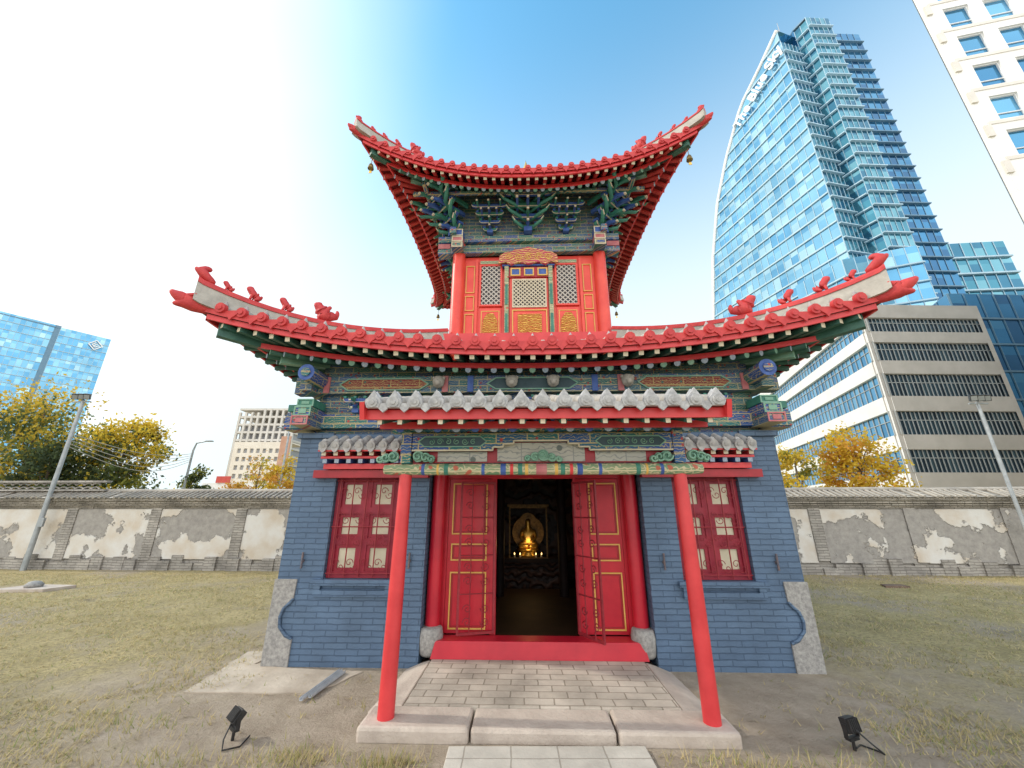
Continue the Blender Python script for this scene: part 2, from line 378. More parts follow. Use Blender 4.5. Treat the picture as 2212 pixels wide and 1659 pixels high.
mb=MB(); mb.box(-2.74,2.74,5.86,6.22,0,2.66); mb.build('brick_wall',bluebrick,T)
# interior
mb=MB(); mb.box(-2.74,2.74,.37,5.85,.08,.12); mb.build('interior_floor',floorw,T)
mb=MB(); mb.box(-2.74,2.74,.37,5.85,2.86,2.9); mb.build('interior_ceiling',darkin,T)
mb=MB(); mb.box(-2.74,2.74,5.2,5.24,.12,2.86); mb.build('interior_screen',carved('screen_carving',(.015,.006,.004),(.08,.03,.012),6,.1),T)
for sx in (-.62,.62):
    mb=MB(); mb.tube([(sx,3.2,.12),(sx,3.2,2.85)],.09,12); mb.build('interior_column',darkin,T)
# platform & steps
mb=MB(); mb.add([(-1.22,-1.12,0),(1.22,-1.12,0),(1.22,.36,0),(-1.22,.36,0),(-1.18,-1.08,.098),(1.18,-1.08,.098),(1.18,.36,.098),(-1.18,.36,.098)],[(4,5,6,7),(0,1,5,4),(1,2,6,5),(3,0,4,7)])
mb.build('porch_floor',paver,T)
for i,(a,b_) in enumerate(((-1.44,-.57),(-.555,.56),(.575,1.49))):
    mb=MB(); mb.box(a,b_,-1.45+.012*(i==1),-1.085,-.02,.10-.006*(i==1)); mb.build('step_slab',sandst,T,bevel=.025)
for sg in (-1,1):
    mb=MB(); mb.add([(sg*1.22,-1.1,.0),(sg*1.52,-1.0,.0),(sg*1.46,-.02,.0),(sg*1.22,-.02,.0),(sg*1.19,-1.08,.09),(sg*1.36,-.98,.055),(sg*1.3,-.02,.06),(sg*1.19,-.02,.09)],[(4,5,6,7),(0,1,5,4),(1,2,6,5),(3,0,4,7)])
    mb.build('kerb_slab',sandst,T,bevel=.02)
# door bay
mb=MB(); mb.box(-1.16,1.2,.0,.24,.10,.27); mb.add([(-1.2,-.03,.1),(1.24,-.03,.1),(1.2,-.002,.26),(-1.16,-.002,.26)],[(0,1,2,3)]); mb.build('threshold',doorred,T,bevel=.01)
for sg in (-1,1):
    mb=MB(); mb.tube([(sg*1.24,.19,.38),(sg*1.24,.19,2.2)],.09,16); pc=mb.build('door_column',doorred,T)
    mb=MB(); mb.lathe((sg*1.24,.12,.1),[(.10,0),(.13,.03),(.145,.12),(.15,.2),(.135,.27),(.12,.285)],14); mb.build('column_base',granite,pc)
mb=MB(); mb.box(-1.335,-1.12,.25,.34,.1,2.66); mb.box(1.12,1.335,.25,.34,.1,2.66); mb.box(-1.12,1.12,.25,.34,2.09,2.66); mb.box(-.56,-.49,.25,.33,.27,2.09); mb.box(.52,.56,.25,.33,.27,2.09)
mb.build('door_frame',doorred,T)
mb=MB(); mb.box(-1.30,1.30,.0,.2,2.22,2.6); mb.build('lintel_board',poly2,T)
mb=MB(); mb.box(-1.33,1.33,.0,.36,2.602,2.66); mb.build('lintel',red,T)
for sg in (-1,1):
    X=lambda a,b:(min(sg*a,sg*b),max(sg*a,sg*b))
    a,b_=X(.562,1.118)
    mb=MB(); mb.box(a,b_,.27,.31,.275,2.085); D=mb.build('door_leaf',doorred,T)
    ta,tb_=(a+.05,b_-.05) if sg<0 else (a+.16,b_-.04)
    for z0,z1 in ((1.39,2.03),(1.08,1.28),(.32,.95)):
        mb=MB(); mb.frame(ta,tb_,z0,z1,.25,.27,.015); mb.build('panel_trim',trim,D)
        mb=MB(); mb.frame(ta+.025,tb_-.025,z0+.025,z1-.025,.262,.27,.012); mb.build('panel_moulding',reddk,D)
def gate(hx,hy,dx,dy,w,th=.008):
    mb=MB(); h0,h1=.29,2.04
    mb.frame(0,w,h0,h1,-.012,.012,.026)
    for k in range(1,3): mb.tube([(w*k/3,0,h0),(w*k/3,0,h1)],th,5)
    for z in (.72,1.15,1.6): mb.tube([(0,0,z),(w,0,z)],th,5)
    for z in (.42,.56,.86,1.02,1.3,1.46,1.74,1.9):
        for k in range(2):
            x=w*(.27+.46*k); mb.tube(spiral(x,z,.055,1.3,0,1 if k else -1,0,16),th*.8,5)
    d=Vector((dx,dy,0)).normalized(); M=Matrix(((d.x,-d.y,0,hx),(d.y,d.x,0,hy),(0,0,1,0),(0,0,0,1)))
    mb.xf(M); mb.build('gate_grille',iron,T)
gate(.51,.24,.21,-.36,.46,.009); gate(-.50,.235,-.48,-.13,.46,.007)
# porch columns, beams
for sg in (-1,1):
    mb=MB(); mb.tube([(sg*1.3,-1.3,.1),(sg*1.3,-1.3,1.0),(sg*1.3,-1.3,2.02)],[.068,.066,.058],18); c=mb.build('porch_column',red,T)
    mb=MB(); mb.box(sg*1.3-.05,sg*1.3+.05,-1.365,-1.255,2.115,2.42); mb.build('capital_block',poly1,c)
    for k in (-1,1):
        mb=MB(); cx=sg*1.3+k*.06
        for j,(r,dx,dz) in enumerate(((.055,.06,.06),(.045,.13,.05),(.035,.185,.035))):
            mb.tube(spiral(cx+k*dx,2.12+dz,r,1.2,0,k,-1.37,14),.012,5)
            mb.tube([(cx+k*dx,-1.35,2.12+dz),(cx+k*dx,-1.325,2.12+dz)],r*.95,10)
        mb.build('cloud_bracket',greenlt,c)
mb=MB(); mb.tube([(-1.5,-1.33,2.06),(-1.42,-1.33,2.06),(1.42,-1.33,2.06),(1.5,-1.33,2.06)],[.042,.052,.052,.042],12,sm=False); tb=mb.build('tie_beam',poly3,T)
for x,wd,mt in ((-1.12,.03,blue),(-.98,.02,trim),(-.9,.04,green),(-.36,.05,blue),(-.28,.03,red),(0,.10,pink),(.28,.03,red),(.36,.05,blue),(.9,.04,green),(.98,.02,trim),(1.12,.03,blue),(-.14,.03,trim),(.14,.03,trim),(-.2,.04,green),(.2,.04,green),(-.55,.03,blue),(.55,.03,blue)):
    mb=MB(); mb.tube([(x-wd/2,-1.33,2.06),(x+wd/2,-1.33,2.06)],.0535,12,sm=False); mb.build('painted_band',mt,tb)
pf=[(-1.24,2.40),(1.24,2.40),(1.24,2.235),(.46,2.235),(.46,2.265),(.36,2.265),(.36,2.295),(.26,2.295),(.26,2.325),(-.26,2.325),(-.26,2.295),(-.36,2.295),(-.36,2.265),(-.46,2.265),(-.46,2.235),(-1.24,2.235)]
mb=MB(); mb.prism(pf,-1.37,-1.26); pb=mb.build('painted_beam',poly1,T)
mb=MB()
e=[(p[0],-1.375,p[1]) for p in pf[2:]]
for i in range(len(e)-1): mb.beam(e[i],e[i+1],.012,.014)
mb.build('beam_edging',creamp,pb)
for cx in (-.85,.85):
    ct=[(cx-.33,2.318),(cx-.27,2.365),(cx+.27,2.365),(cx+.33,2.318),(cx+.27,2.27),(cx-.27,2.27),(cx-.33,2.318)]
    mb=MB(); mb.prism(ct[:6],-1.378,-1.371); o=mb.build('painted_cartouche',darkboard,pb)
    mb=MB()
    for i in range(6): mb.beam((ct[i][0],-1.38,ct[i][1]),(ct[i+1][0],-1.38,ct[i+1][1]),.01,.01)
    for s_ in (-1,1):
        mb.tube(spiral(cx+s_*.12,2.318,.032,1.5,0,-s_,-1.38),.0045,4); mb.tube(spiral(cx+s_*.2,2.315,.028,1.3,1,s_,-1.38),.0045,4); mb.tube(spiral(cx+s_*.04,2.318,.03,1.3,2,s_,-1.38),.0045,4)
    mb.build('scrollwork',greenlt,o)
mb=MB(); mb.box(-1.24,1.24,-1.30,-1.28,2.125,2.325); pnl=mb.build('painting_board',reddk,T)
for a,b_ in ((-1.0,-.52),(-.42,.42),(.52,1.0)):
    mb=MB(); mb.box(a,b_,-1.312,-1.301,2.135,2.23 if abs(a)>.45 else 2.315); mb.build('ink_painting',grisaille,pnl)
mb=MB()
for i,(dx,dz,r) in enumerate(((0,.06,.06),(-.08,.04,.045),(.08,.04,.045),(-.15,.025,.03),(.15,.025,.03))):
    mb.tube(spiral(.02+dx,2.135+dz,r,1.3,0,1 if dx<0 else -1,-1.335,16),.012,5); mb.tube([(.02+dx,-1.33,2.135+dz),(.02+dx,-1.315,2.135+dz)],r*.9,10)
mb.build('cloud_ornament',greenlt,pnl)
mb=MB(); mb.tube([(-1.45,-1.31,2.455),(1.45,-1.31,2.455)],.052,12); mb.build('purlin',poly1,T)
for sg in (-1,1):
    mb=MB(); mb.box(sg*1.3-.05,sg*1.3+.05,-1.24,-.002,2.22,2.38); mb.build('side_beam',poly1,T)
# porch roof
px=1.51
pr=MB(); pr.add([(-px,-1.9,2.55),(px,-1.9,2.55),(px,-.02,3.12),(-px,-.02,3.12),(-px,-1.9,2.515),(px,-1.9,2.515),(px,-.02,3.08),(-px,-.02,3.08)],[(0,1,2,3)],0)
pr.add(pr.v[:8],[(7,6,5,4),(0,4,5,1),(1,5,6,2),(3,7,4,0)],1)
PR=pr.build('porch_roof',[pantile,red],T)
mb=MB()
for k in range(17):
    x=-1.44+2.88*k/16; mb.tube([(x,-1.88,2.575),(x,-.03,3.135)],.045,8)
mb.build('tile_rows',pantile,PR)
whitecap=surf('pale_tile',(.33,.33,.34),(.54,.54,.54),22,.8,.5,60)
for k in range(17):
    x=-1.44+2.88*k/16
    mb=MB(); 
    pet=[(-.066,0),(-.064,.026),(-.042,.05),(-.024,.078),(0,.115),(.024,.078),(.042,.05),(.064,.026),(.066,0),(.048,-.04),(-.048,-.04)]
    mb.prism([(x+a,2.555+c) for a,c in pet],-1.945,-1.905)
    mb.tube([(x,-1.962,2.560),(x,-1.944,2.563)],.045,12); mb.tube([(x,-1.972,2.558),(x,-1.961,2.560)],.022,10)
    mb.lathe((x,-1.87,2.59),[(.045,0),(.05,.02),(.036,.045),(.018,.07),(0,.09)],8)
    mb.build('tile_end',whitecap,PR)
    if k<16:
        xx=x+2.88/32; mb=MB(); mb.prism([(xx-.072,2.555),(xx+.072,2.555),(xx+.03,2.50),(xx,2.475),(xx-.03,2.50)],-1.935,-1.915); mb.build('drip_tile',whitecap,PR)
mb=MB(); mb.box(-px,px,-1.87,-1.84,2.43,2.513); mb.build('fascia',red,PR)
mb=MB(); mb.box(-px+.03,px-.03,-1.62,-1.59,2.40,2.46); mb.build('fascia',red,PR)
for k in range(17):
    x=-1.40+2.80*k/16
    mb=MB(); mb.beam((x,-1.845,2.41),(x,-1.83,2.41),.04,.04,0,emi=1); mb.beam((x,-1.83,2.425),(x,-.3,2.90),.06,.055,0,emi=0); mb.build('flying_rafter',[rafterm,creamp],PR)
    xx=x+.0875
    if k<16:
        mb=MB(); mb.tube([(xx,-1.56,2.415),(xx,-.2,2.84)],.042,10,0,emi=1); mb.build('rafter',[rafterm,bluewhite if k%2 else blue],PR)
for sg in (-1,1):
    mb=MB(); mb.beam((sg*(px+.02),-1.93,2.49),(sg*(px+.02),-.03,3.06),.04,.15); mb.build('barge_board',red,PR)
for o in T.children:
    if o.name.split('.')[0] in ('porch_column','tie_beam','painting_board','purlin','side_beam','porch_roof','painted_beam'): o.location.x+=.04
# ------------------------------------------------------------------ big roofs
def rk(p,k):
    x,y,z=p
    for _ in range(k): x,y=-y,x
    return (x,y+CY,z)
lionmesh=skin('ridge_beast',[(-.05,0,.06),(.02,0,.11),(.05,0,.17),(.085,0,.215),(.135,0,.20),(-.09,0,.08),(-.105,0,.13),(.04,.035,.09),(.06,.04,0),(.04,-.035,.09),(.06,-.04,0),(-.05,.045,.04),(0,.05,.005),(-.05,-.045,.04),(0,-.05,.005),(.06,0,.255)],
  [(0,1),(1,2),(2,3),(3,4),(0,5),(5,6),(1,7),(7,8),(1,9),(9,10),(0,11),(11,12),(0,13),(13,14),(3,15)],[.06,.06,.05,.052,.03,.03,.02,.025,.02,.025,.02,.03,.02,.03,.02,.016],tilered)
dragmesh=skin('dragon_head',[(-.28,0,.0),(-.12,0,-.01),(0,0,.02),(.08,0,.05),(.15,0,.085),(.20,0,.13),(.08,0,-.03),(.15,0,-.045),(.02,.06,.09),(-.07,.09,.13),(.02,-.06,.09),(-.07,-.09,.13),(.08,.045,.11),(.08,-.045,.11),(-.02,0,.13)],
  [(0,1),(1,2),(2,3),(3,4),(4,5),(2,6),(6,7),(2,8),(8,9),(2,10),(10,11),(3,12),(3,13),(2,14)],[.07,.085,.095,.08,.055,.025,.055,.025,.035,.018,.035,.018,.03,.03,.03],tilered)
bigbeast=skin('winged_beast',[(-.10,0,.05),(0,0,.09),(.06,0,.16),(.12,0,.215),(.18,0,.20),(-.15,0,.10),(-.18,0,.18),(-.16,0,.23),(0,.05,.16),(-.06,.06,.23),(0,-.05,.16),(-.06,-.06,.23),(.06,.05,0),(.06,-.05,0),(.09,0,.27),(.13,0,.10),(-.06,0,.17)],
  [(0,1),(1,2),(2,3),(3,4),(0,5),(5,6),(6,7),(1,8),(8,9),(1,10),(10,11),(1,12),(1,13),(3,14),(2,15),(0,16)],[.08,.09,.075,.065,.04,.05,.035,.02,.045,.025,.045,.025,.04,.04,.02,.035,.05],tilered)
curl=skin('ridge_finial',[(-.12,0,0),(-.02,0,.05),(.05,0,.10),(.05,0,.17),(-.01,0,.20),(-.05,0,.17),(.10,0,.14),(.13,0,.17)],[(0,1),(1,2),(2,3),(3,4),(4,5),(2,6),(6,7)],[.05,.065,.065,.055,.045,.03,.035,.02],tilered)
def roof(label,top,em,ec,zt,ze,lift,sp,tin,tf,capmat,red_rows,ridge_h,beasts,petal,dsc,fsc,sof,dout,ddn):
    L=lambda t:top+(ec-top)*t
    def Sf(x,t,dz=0):
        u=min(1,abs(x)/L(t)); d=top+((em+(ec-em)*u**2.6)-top)*t
        return (x,-d,zt-(zt-ze)*(1.45*t-.45*t*t)+lift*u**2.2*t**3+dz)
    deck=MB()
    for k in range(4):
        nx,ny=28,12
        for lay,(dz,mi) in enumerate(((0,0),(-.085,1))):
            vs=[rk(Sf(L(j/ny)*(2*i/nx-1),j/ny,dz),k) for j in range(ny+1) for i in range(nx+1)]
            fs=[(j*(nx+1)+i,(j+1)*(nx+1)+i,(j+1)*(nx+1)+i+1,j*(nx+1)+i+1) for j in range(ny) for i in range(nx)]
            if mi: fs=[f[::-1] for f in fs]
            deck.add(vs,fs,mi,True)
        for i in range(nx):
            a=L(1)*(2*i/nx-1);b_=L(1)*(2*(i+1)/nx-1)
            deck.add([rk(Sf(a,1),k),rk(Sf(b_,1),k),rk(Sf(b_,1,-.085),k),rk(Sf(a,1,-.085),k)],[(0,3,2,1)],2)
    RF=deck.build('tiled_roof',[pantile,sof,tilered],T); RF['label']=label
    nrow=int(2*(ec-.1)/sp)|1
    xs=[(i-(nrow-1)/2)*sp for i in range(nrow)]
    other_end=MB(); other_raf=MB()
    for k in range(4):
        tr=MB()
        for x in xs:
            t0=0 if abs(x)<top else (abs(x)-top)/(ec-top)
            if t0>.96: continue
            tr.tube([rk(Sf(x,t0+(1.0-t0)*q/8,.02),k) for q in range(9)],sp*.24,6,0,caps=False)
        tr.build('tile_rows',pantile,RF)
        for x in xs:
            p=Sf(x,1.0,.02); mb=MB() if k==0 else other_end; i0=len(mb.v)
            mb.tube([(p[0],p[1]-.03,p[2]-.005),(p[0],p[1]+.03,p[2])],sp*.27,10,0)
            mb.tube([(p[0],p[1]-.042,p[2]-.005),(p[0],p[1]-.03,p[2]-.005)],sp*.13,8,0)
            h=petal
            mb.lathe((p[0],p[1]+.05,p[2]+sp*.18),[(.045*h,0),(.05*h,.03*h),(.028*h,.075*h),(.010*h,.11*h),(0,.125*h)],8,1)
            if k: 
                for i in range(i0,len(mb.v)): mb.v[i]=rk(mb.v[i],k)
            else:
                for i in range(len(mb.v)): mb.v[i]=rk(mb.v[i],0)
                mb.build('tile_end',[tilered,capmat],RF)
        dr=MB()
        for x in xs[:-1]:
            p=Sf(x+sp/2,1.0,-.005); w_=sp*.42
            vs=[(p[0]+a*w_,p[1]-.012,p[2]+c) for a,c in ((-1,.02),(-.8,-.03),(-.3,-.07),(0,-.11),(.3,-.07),(.8,-.03),(1,.02))]
            vs+=[(a,b_+.02,c) for a,b_,c in vs]; vs=[rk(q,k) for q in vs]; n=7
            dr.add(vs,[tuple(range(n)),tuple(range(2*n-1,n-1,-1))]+[(i,i+n,(i+1)%n+n,(i+1)%n) for i in range(n)],0)
        dr.build('drip_tile_row',tilered,RF)
        fa=MB(); 
        for tt,z0,z1 in ((.985,-.155,-.087),(tf,-.30,-.235)):
            nx=40; pts=[]
            for i in range(nx+1):
                x=L(tt)*.985*(2*i/nx-1); p=Sf(x,tt); pts.append(p)
            vs=[]
            for p in pts: vs+= [rk((p[0],p[1],p[2]+z0),k),rk((p[0],p[1],p[2]+z1),k),rk((p[0],p[1]+.03,p[2]+z1),k),rk((p[0],p[1]+.03,p[2]+z0),k)]
            fa.add(vs,[(i*4+j,(i+1)*4+j,(i+1)*4+(j+1)%4,i*4+(j+1)%4) for i in range(nx) for j in range(4)],0)
        fa.build('fascia',red,RF)
        rs=sp*.80; nr=int(2*(ec-.25)/rs)|1
        for q in range(nr):
            x1=(q-(nr-1)/2)*rs
            for tier in (0,1):
                ta=.965 if tier==0 else tf-.015; tb=tf-.12 if tier==0 else tin
                xa=x1*(L(ta)/L(.965)) if tier else x1
                xb=math.copysign(min(abs(x1),L(tb)*.93),x1)
                if tier==0: xb=x1+(xb-x1)*.45
                dz=-.185 if tier==0 else -.33
                pts=[rk(Sf(xa+(xb-xa)*s_,ta+(tb-ta)*s_,dz),k) for s_ in (0,.5,1)]
                mb=MB() if k==0 else other_raf
                if tier==0:
                    mb.beam(pts[0],pts[1],.06,.06,0,emi=1); mb.beam(pts[1],pts[2],.06,.06,0,emi=0)
                else: mb.tube(pts,.042,8,0,emi=2)
                if k==0: mb.build('flying_rafter' if tier==0 else 'rafter',[raftred if (red_rows and tier==0) else rafterm,creamp,bluewhite if q%2 else greenlt],RF)
    other_end.build('tile_end_row',[tilered,capmat],RF)
    o=other_raf.build('rafter',[raftred if red_rows else rafterm,creamp,bluewhite],RF); o['kind']='stuff'
    for k in range(4):
        pts=[]; 
        for i in range(15):
            t=i/14; p=Sf(L(t),t,.0); pts.append(rk(p,k))
        P=[Vector(p) for p in pts]; dd=(P[-1]-P[-2]); P.append(P[-1]+Vector((dd.x*.25,dd.y*.25,.03)))
        hh=ridge_h
        mb=MB(); mb.sweep(P,[(-.11,-.03),(.11,-.03),(.06,hh*.76),(-.06,hh*.76)],0); H=mb.build('hip_ridge',cream,RF)
        mb=MB(); mb.sweep(P,[(-.075,hh*.75),(.075,hh*.75),(.075,hh*.87),(.05,hh*.89),(.04,hh),(0,hh*1.04),(-.04,hh),(-.05,hh*.89),(-.075,hh*.87)],0)
        mb.build('ridge_cap',tilered,H)
        d=Vector((P[-1].x-P[-3].x,P[-1].y-P[-3].y,0)).normalized(); ang=math.atan2(d.y,d.x)
        mb=MB(); cb=[Vector(rk(Sf(L(t),t,-.26),k)) for t in (tin,.5*(tin+1),.93)]
        mb.sweep(cb,[(-.05,-.06),(.05,-.06),(.05,.12),(-.05,.12)],0); mb.build('corner_beam',rafterm,RF)
        mb=MB(); mb.sweep([c+Vector((0,0,-.13)) for c in cb[:2]],[(-.05,-.06),(.05,-.06),(.05,.065),(-.05,.065)],0); mb.build('corner_beam',greenlt,RF)
        link('dragon_head',dragmesh,RF,Matrix.Translation(P[-1]+Vector((0,0,ddn))+d*dout)@Matrix.Rotation(ang,4,'Z')@Matrix.Scale(dsc,4))
        link('ridge_finial',curl,RF,Matrix.Translation(P[-2]+Vector((0,0,hh)))@Matrix.Rotation(ang,4,'Z')@Matrix.Scale(fsc,4))
        for (t,kind,sc) in beasts:
            p=Vector(rk(Sf(L(t),t,hh*1.02),k)); link('ridge_beast' if kind else 'winged_beast',lionmesh if kind else bigbeast,RF,Matrix.Translation(p)@Matrix.Rotation(ang,4,'Z')@Matrix.Scale(sc,4))
    return RF,Sf,L
R1,S1,L1=roof('lower roof with long upturned corners',1.57,3.75,4.10,4.65,3.68,.42,.24,.45,.82,pinkgrey,False,.31,[(.60,0,1.0),(.74,1,.8),(.85,1,.8),(.93,1,.55)],.7,.95,.95,soffitg,.03,-.07)
R2,S2,L2=roof('upper roof with steeply upturned corners',.35,2.60,3.06,9.7,7.70,.46,.20,.42,.86,tilered,True,.24,[(.70,0,.9),(.80,1,.6),(.87,1,.5),(.93,1,.45)],.6,.6,.6,soffit,.0,-.05)
mb=MB()
for k in range(4):
    i0=len(mb.v); mb.box(-1.68,1.68,-1.70,-1.56,4.60,4.80)
    for i in range(i0,len(mb.v)): mb.v[i]=rk(mb.v[i],k)
mb.build('base_ridge',red,T)
mb=MB(); mb.lathe((0,CY,9.66),[(.42,0),(.40,.1),(.2,.16),(.14,.3),(.22,.42),(.2,.55),(.08,.66),(.11,.76),(.06,.9),(.02,1.05),(0,1.15)],16); mb.build('roof_finial',gold,T)
# ------------------------------------------------------------------ timber frieze under lower roof
for k in range(4):
    def bx(x0,x1,y0,y1,z0,z1,name,mat,dz=0):
        mb=MB(); mb.box(x0,x1,y0,y1,z0,z1)
        for i in range(len(mb.v)): mb.v[i]=rk(mb.v[i],k)
        return mb.build(name,mat,T)
    e=.002*(k%2)
    bx(-3.0,3.0,-3.0,-2.9,2.66,3.75,'frieze_board',poly2)
    bx(-3.38,3.38,-3.12,-2.98,2.74+e,2.93+e,'painted_beam',poly1)
    bx(-3.3,3.3,-3.14,-2.98,3.22+e,3.46+e,'painted_beam',poly2)
    for cx in (-2.05,0,2.05):
        pp=[(cx-.62,3.34),(cx-.5,3.42),(cx+.5,3.42),(cx+.62,3.34),(cx+.5,3.26),(cx-.5,3.26),(cx-.62,3.34)]
        mb=MB(); mb.prism(pp[:6],-3.152,-3.141)
        for i in range(len(mb.v)): mb.v[i]=rk(mb.v[i],k)
        cc=mb.build('painted_cartouche',cartred if cx else darkboard,T)
        mb=MB()
        for i in range(6): mb.beam((pp[i][0],-3.155,pp[i][1]),(pp[i+1][0],-3.155,pp[i+1][1]),.016,.016)
        for i in range(len(mb.v)): mb.v[i]=rk(mb.v[i],k)
        mb.build('cartouche_edging',greenlt,cc)
    for cx in (-1.2,-.85,.85,1.2,-2.85,2.85):
        mb=MB(); mb.box(cx-.04,cx+.04,-3.16,-3.141,3.225,3.455)
        for i in range(len(mb.v)): mb.v[i]=rk(mb.v[i],k)
        mb.build('painted_band',blue if abs(cx)<1 else pink,T)
for sx in (-1,1):
    for (yy) in (0,1):
        for z0,z1,mt in ((2.72,2.84,poly2),(2.845,2.97,poly1),(2.98,3.08,green)):
            mb=MB()
            if yy==0: mb.box(sx*2.98-.11,sx*2.98+.11,-.34+(z0-2.72)*.3,.05,z0,z1); o=mb.build('beam_end',mt,T); mb=MB(); mb.frame(sx*2.98-.11,sx*2.98+.11,z0,z1,-.35+(z0-2.72)*.3,-.341+(z0-2.72)*.3,.018); mb.box(sx*2.98-.05,sx*2.98+.05,-.35+(z0-2.72)*.3,-.341+(z0-2.72)*.3,z0+.03,z1-.03); mb.build('painted_end',pink if z0<2.8 else greenlt,o)
            else: mb.box(min(sx*3.05,sx*3.38),max(sx*3.05,sx*3.38),.02,.24,z0+.003,z1-.003); mb.build('beam_end',mt,T)
    mb=MB(); mb.tube([(sx*2.95,-.42,3.40),(sx*2.95,.1,3.40)],.11,14,0,emi=1); mb.tube([(sx*2.95,-.44,3.40),(sx*2.95,-.42,3.40)],.06,12,0); mb.build('round_beam_end',[poly1,blue],T)
# bracket sets
def dougong(s,tiers,flare=0.0):
    mb=MB()
    mb.box(-.07*s,.07*s,-.1*s,.04*s,0,.09*s,1)
    for j in range(tiers):
        z=.09*s+j*.13*s; y=-.02*s-.12*s*j; w=(.17+.085*j)*s; m1=j%2
        P=[(-w,.07*s),(-w*.92,.02*s),(-w*.75,0),(w*.75,0),(w*.92,.02*s),(w,.07*s),(w*.9,.075*s),(-w*.9,.075*s)]
        mb.prism([(a,z+c) for a,c in P],y-.025*s,y+.025*s,m1)
        ed=[(a,y-.028*s,z+c) for a,c in P[:6]]
        for i in range(5): mb.beam(ed[i],ed[i+1],.014*s,.012*s,2)
        for xo in ((0,) if j<2 else (-.09*s*j,0,.09*s*j)):
            Q=[(.03*s,z),(y-.14*s,z),(y-.25*s,z-.03*s),(y-.27*s,z-.005*s),(y-.15*s,z+.07*s),(.03*s,z+.07*s)]
            mb.prism(Q,xo-.02*s,xo+.02*s,1-m1,fn=lambda a,b,x:(x,a,b))
            mb.beam((xo,y-.25*s,z-.018*s),(xo,y-.275*s,z-.018*s),.042*s,.03*s,2)
        if flare:   # flaring diagonal arms with curled tips
            for sg in (-1,1):
                c=[(sg*.03*s,y*.4,z+.02*s),(sg*(.12+.06*j)*s,y-.08*s,z+.01*s),(sg*(.22+.09*j)*s,y-.15*s,z+.05*s),(sg*(.27+.10*j)*s,y-.17*s,z+.12*s)]
                mb.tube(c,[.03*s,.032*s,.028*s,.014*s],6,0); mb.tube([(c[2][0],c[2][1]-.028*s,c[2][2]),(c[3][0],c[3][1]-.02*s,c[3][2])],.009*s,5,2)
        for a in (-w*.86,0,w*.86): mb.box(a-.03*s,a+.03*s,y-.04*s,y+.04*s,z+.079*s,z+.128*s,1-m1)
    return mb.mesh('bracket_set',[green,blue,creamp])
dgA=dougong(.62,2); dgB=dougong(.85,4); dgC=dougong(1.18,4,1.0)
for k in (0,1,3):
    for x in [-2.4,-1.92,-1.44,-.96,-.48,0,.48,.96,1.44,1.92,2.4]:
        p=rk((x,-3.12,2.94),k); link('bracket_set',dgA,T,Matrix.Translation(p)@Matrix.Rotation(k*math.pi/2,4,'Z'))
    for x in [-.78,0,.78]:
        p=rk((x,-1.55,7.10),k); link('bracket_set',dgB if x else dgC,T,Matrix.Translation(p)@Matrix.Rotation(k*math.pi/2,4,'Z'))
for k in range(4):
    p=rk((-1.5,-1.5,7.10),k); link('bracket_set',dgC,T,Matrix.Translation(p)@Matrix.Rotation(k*math.pi/2-math.pi/4,4,'Z')@Matrix.Scale(1.2,4,(0,1,0)))
    mb=MB(); mb.tube([rk((-2.3,-2.02,7.74),k),rk((2.3,-2.02,7.74),k)],.05,10); mb.build('purlin',poly1,T)
for x in (-1.28,-.28,.28,1.28):
    mb=MB(); mb.lathe((x,-.1,3.27),[(.03,0),(.07,.03),(.085,.09),(.06,.15),(0,.17)],10); mb.lathe((x,-.17,3.28),[(.02,0),(.045,.03),(.045,.06),(0,.09)],8)
    for sg in (-1,1): mb.lathe((x+sg*.065,-.1,3.38),[(.02,0),(.03,.03),(0,.06)],6)
    mb.build('lion_mask',cream,T)
# ------------------------------------------------------------------ upper storey
FY=CY-1.5
mb=MB(); mb.box(-1.4,1.4,-1.40+CY,1.4+CY,4.5,6.66); mb.build('storey_wall',storeyred,T)
for k in range(4):
    p=rk((-1.42,-1.45,0),k); mb=MB(); mb.tube([(p[0],p[1],4.6),(p[0],p[1],6.95)],.125,18); mb.build('storey_column',storeyred,T)
for k in range(4):
    def bx(x0,x1,y0,y1,z0,z1,name,mat,par=T):
        mb=MB(); mb.box(x0,x1,y0,y1,z0,z1)
        for i in range(len(mb.v)): mb.v[i]=rk(mb.v[i],k)
        return mb.build(name,mat,par)
    e=.002*(k%2)
    bx(-1.85,1.85,-1.56,-1.44,6.93+e,7.07+e,'painted_beam',poly1)
    bx(-1.62,1.62,-1.53,-1.42,6.68+e,6.86+e,'painted_beam',poly2)
    bx(-1.4,1.4,-1.47,-1.40,6.865,6.925,'painted_beam',poly3)
    bx(-1.50,1.50,-1.49,-1.42,7.075,8.5,'frieze_board',poly2)
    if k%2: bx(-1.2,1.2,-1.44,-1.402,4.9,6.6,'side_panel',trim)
for sx in (-1,1):
    for z0,z1,mt in ((6.66,6.78,poly1),(6.79,6.91,pink),(6.92,7.08,blue)):
        mb=MB(); q=.03*(z0-6.6); mb.box(sx*1.42-.11,sx*1.42+.11,FY-.26-q,FY-.06,z0,z1); o=mb.build('beam_end',mt,T)
        mb=MB(); mb.frame(sx*1.42-.11,sx*1.42+.11,z0,z1,FY-.27-q,FY-.261-q,.02); mb.build('painted_end',creamp,o)
        mb=MB(); mb.box(min(sx*1.6,sx*1.85),max(sx*1.6,sx*1.85),FY-.04,FY+.14,z0+.004,z1-.004); mb.build('beam_end',mt,T)
yf=CY-1.40
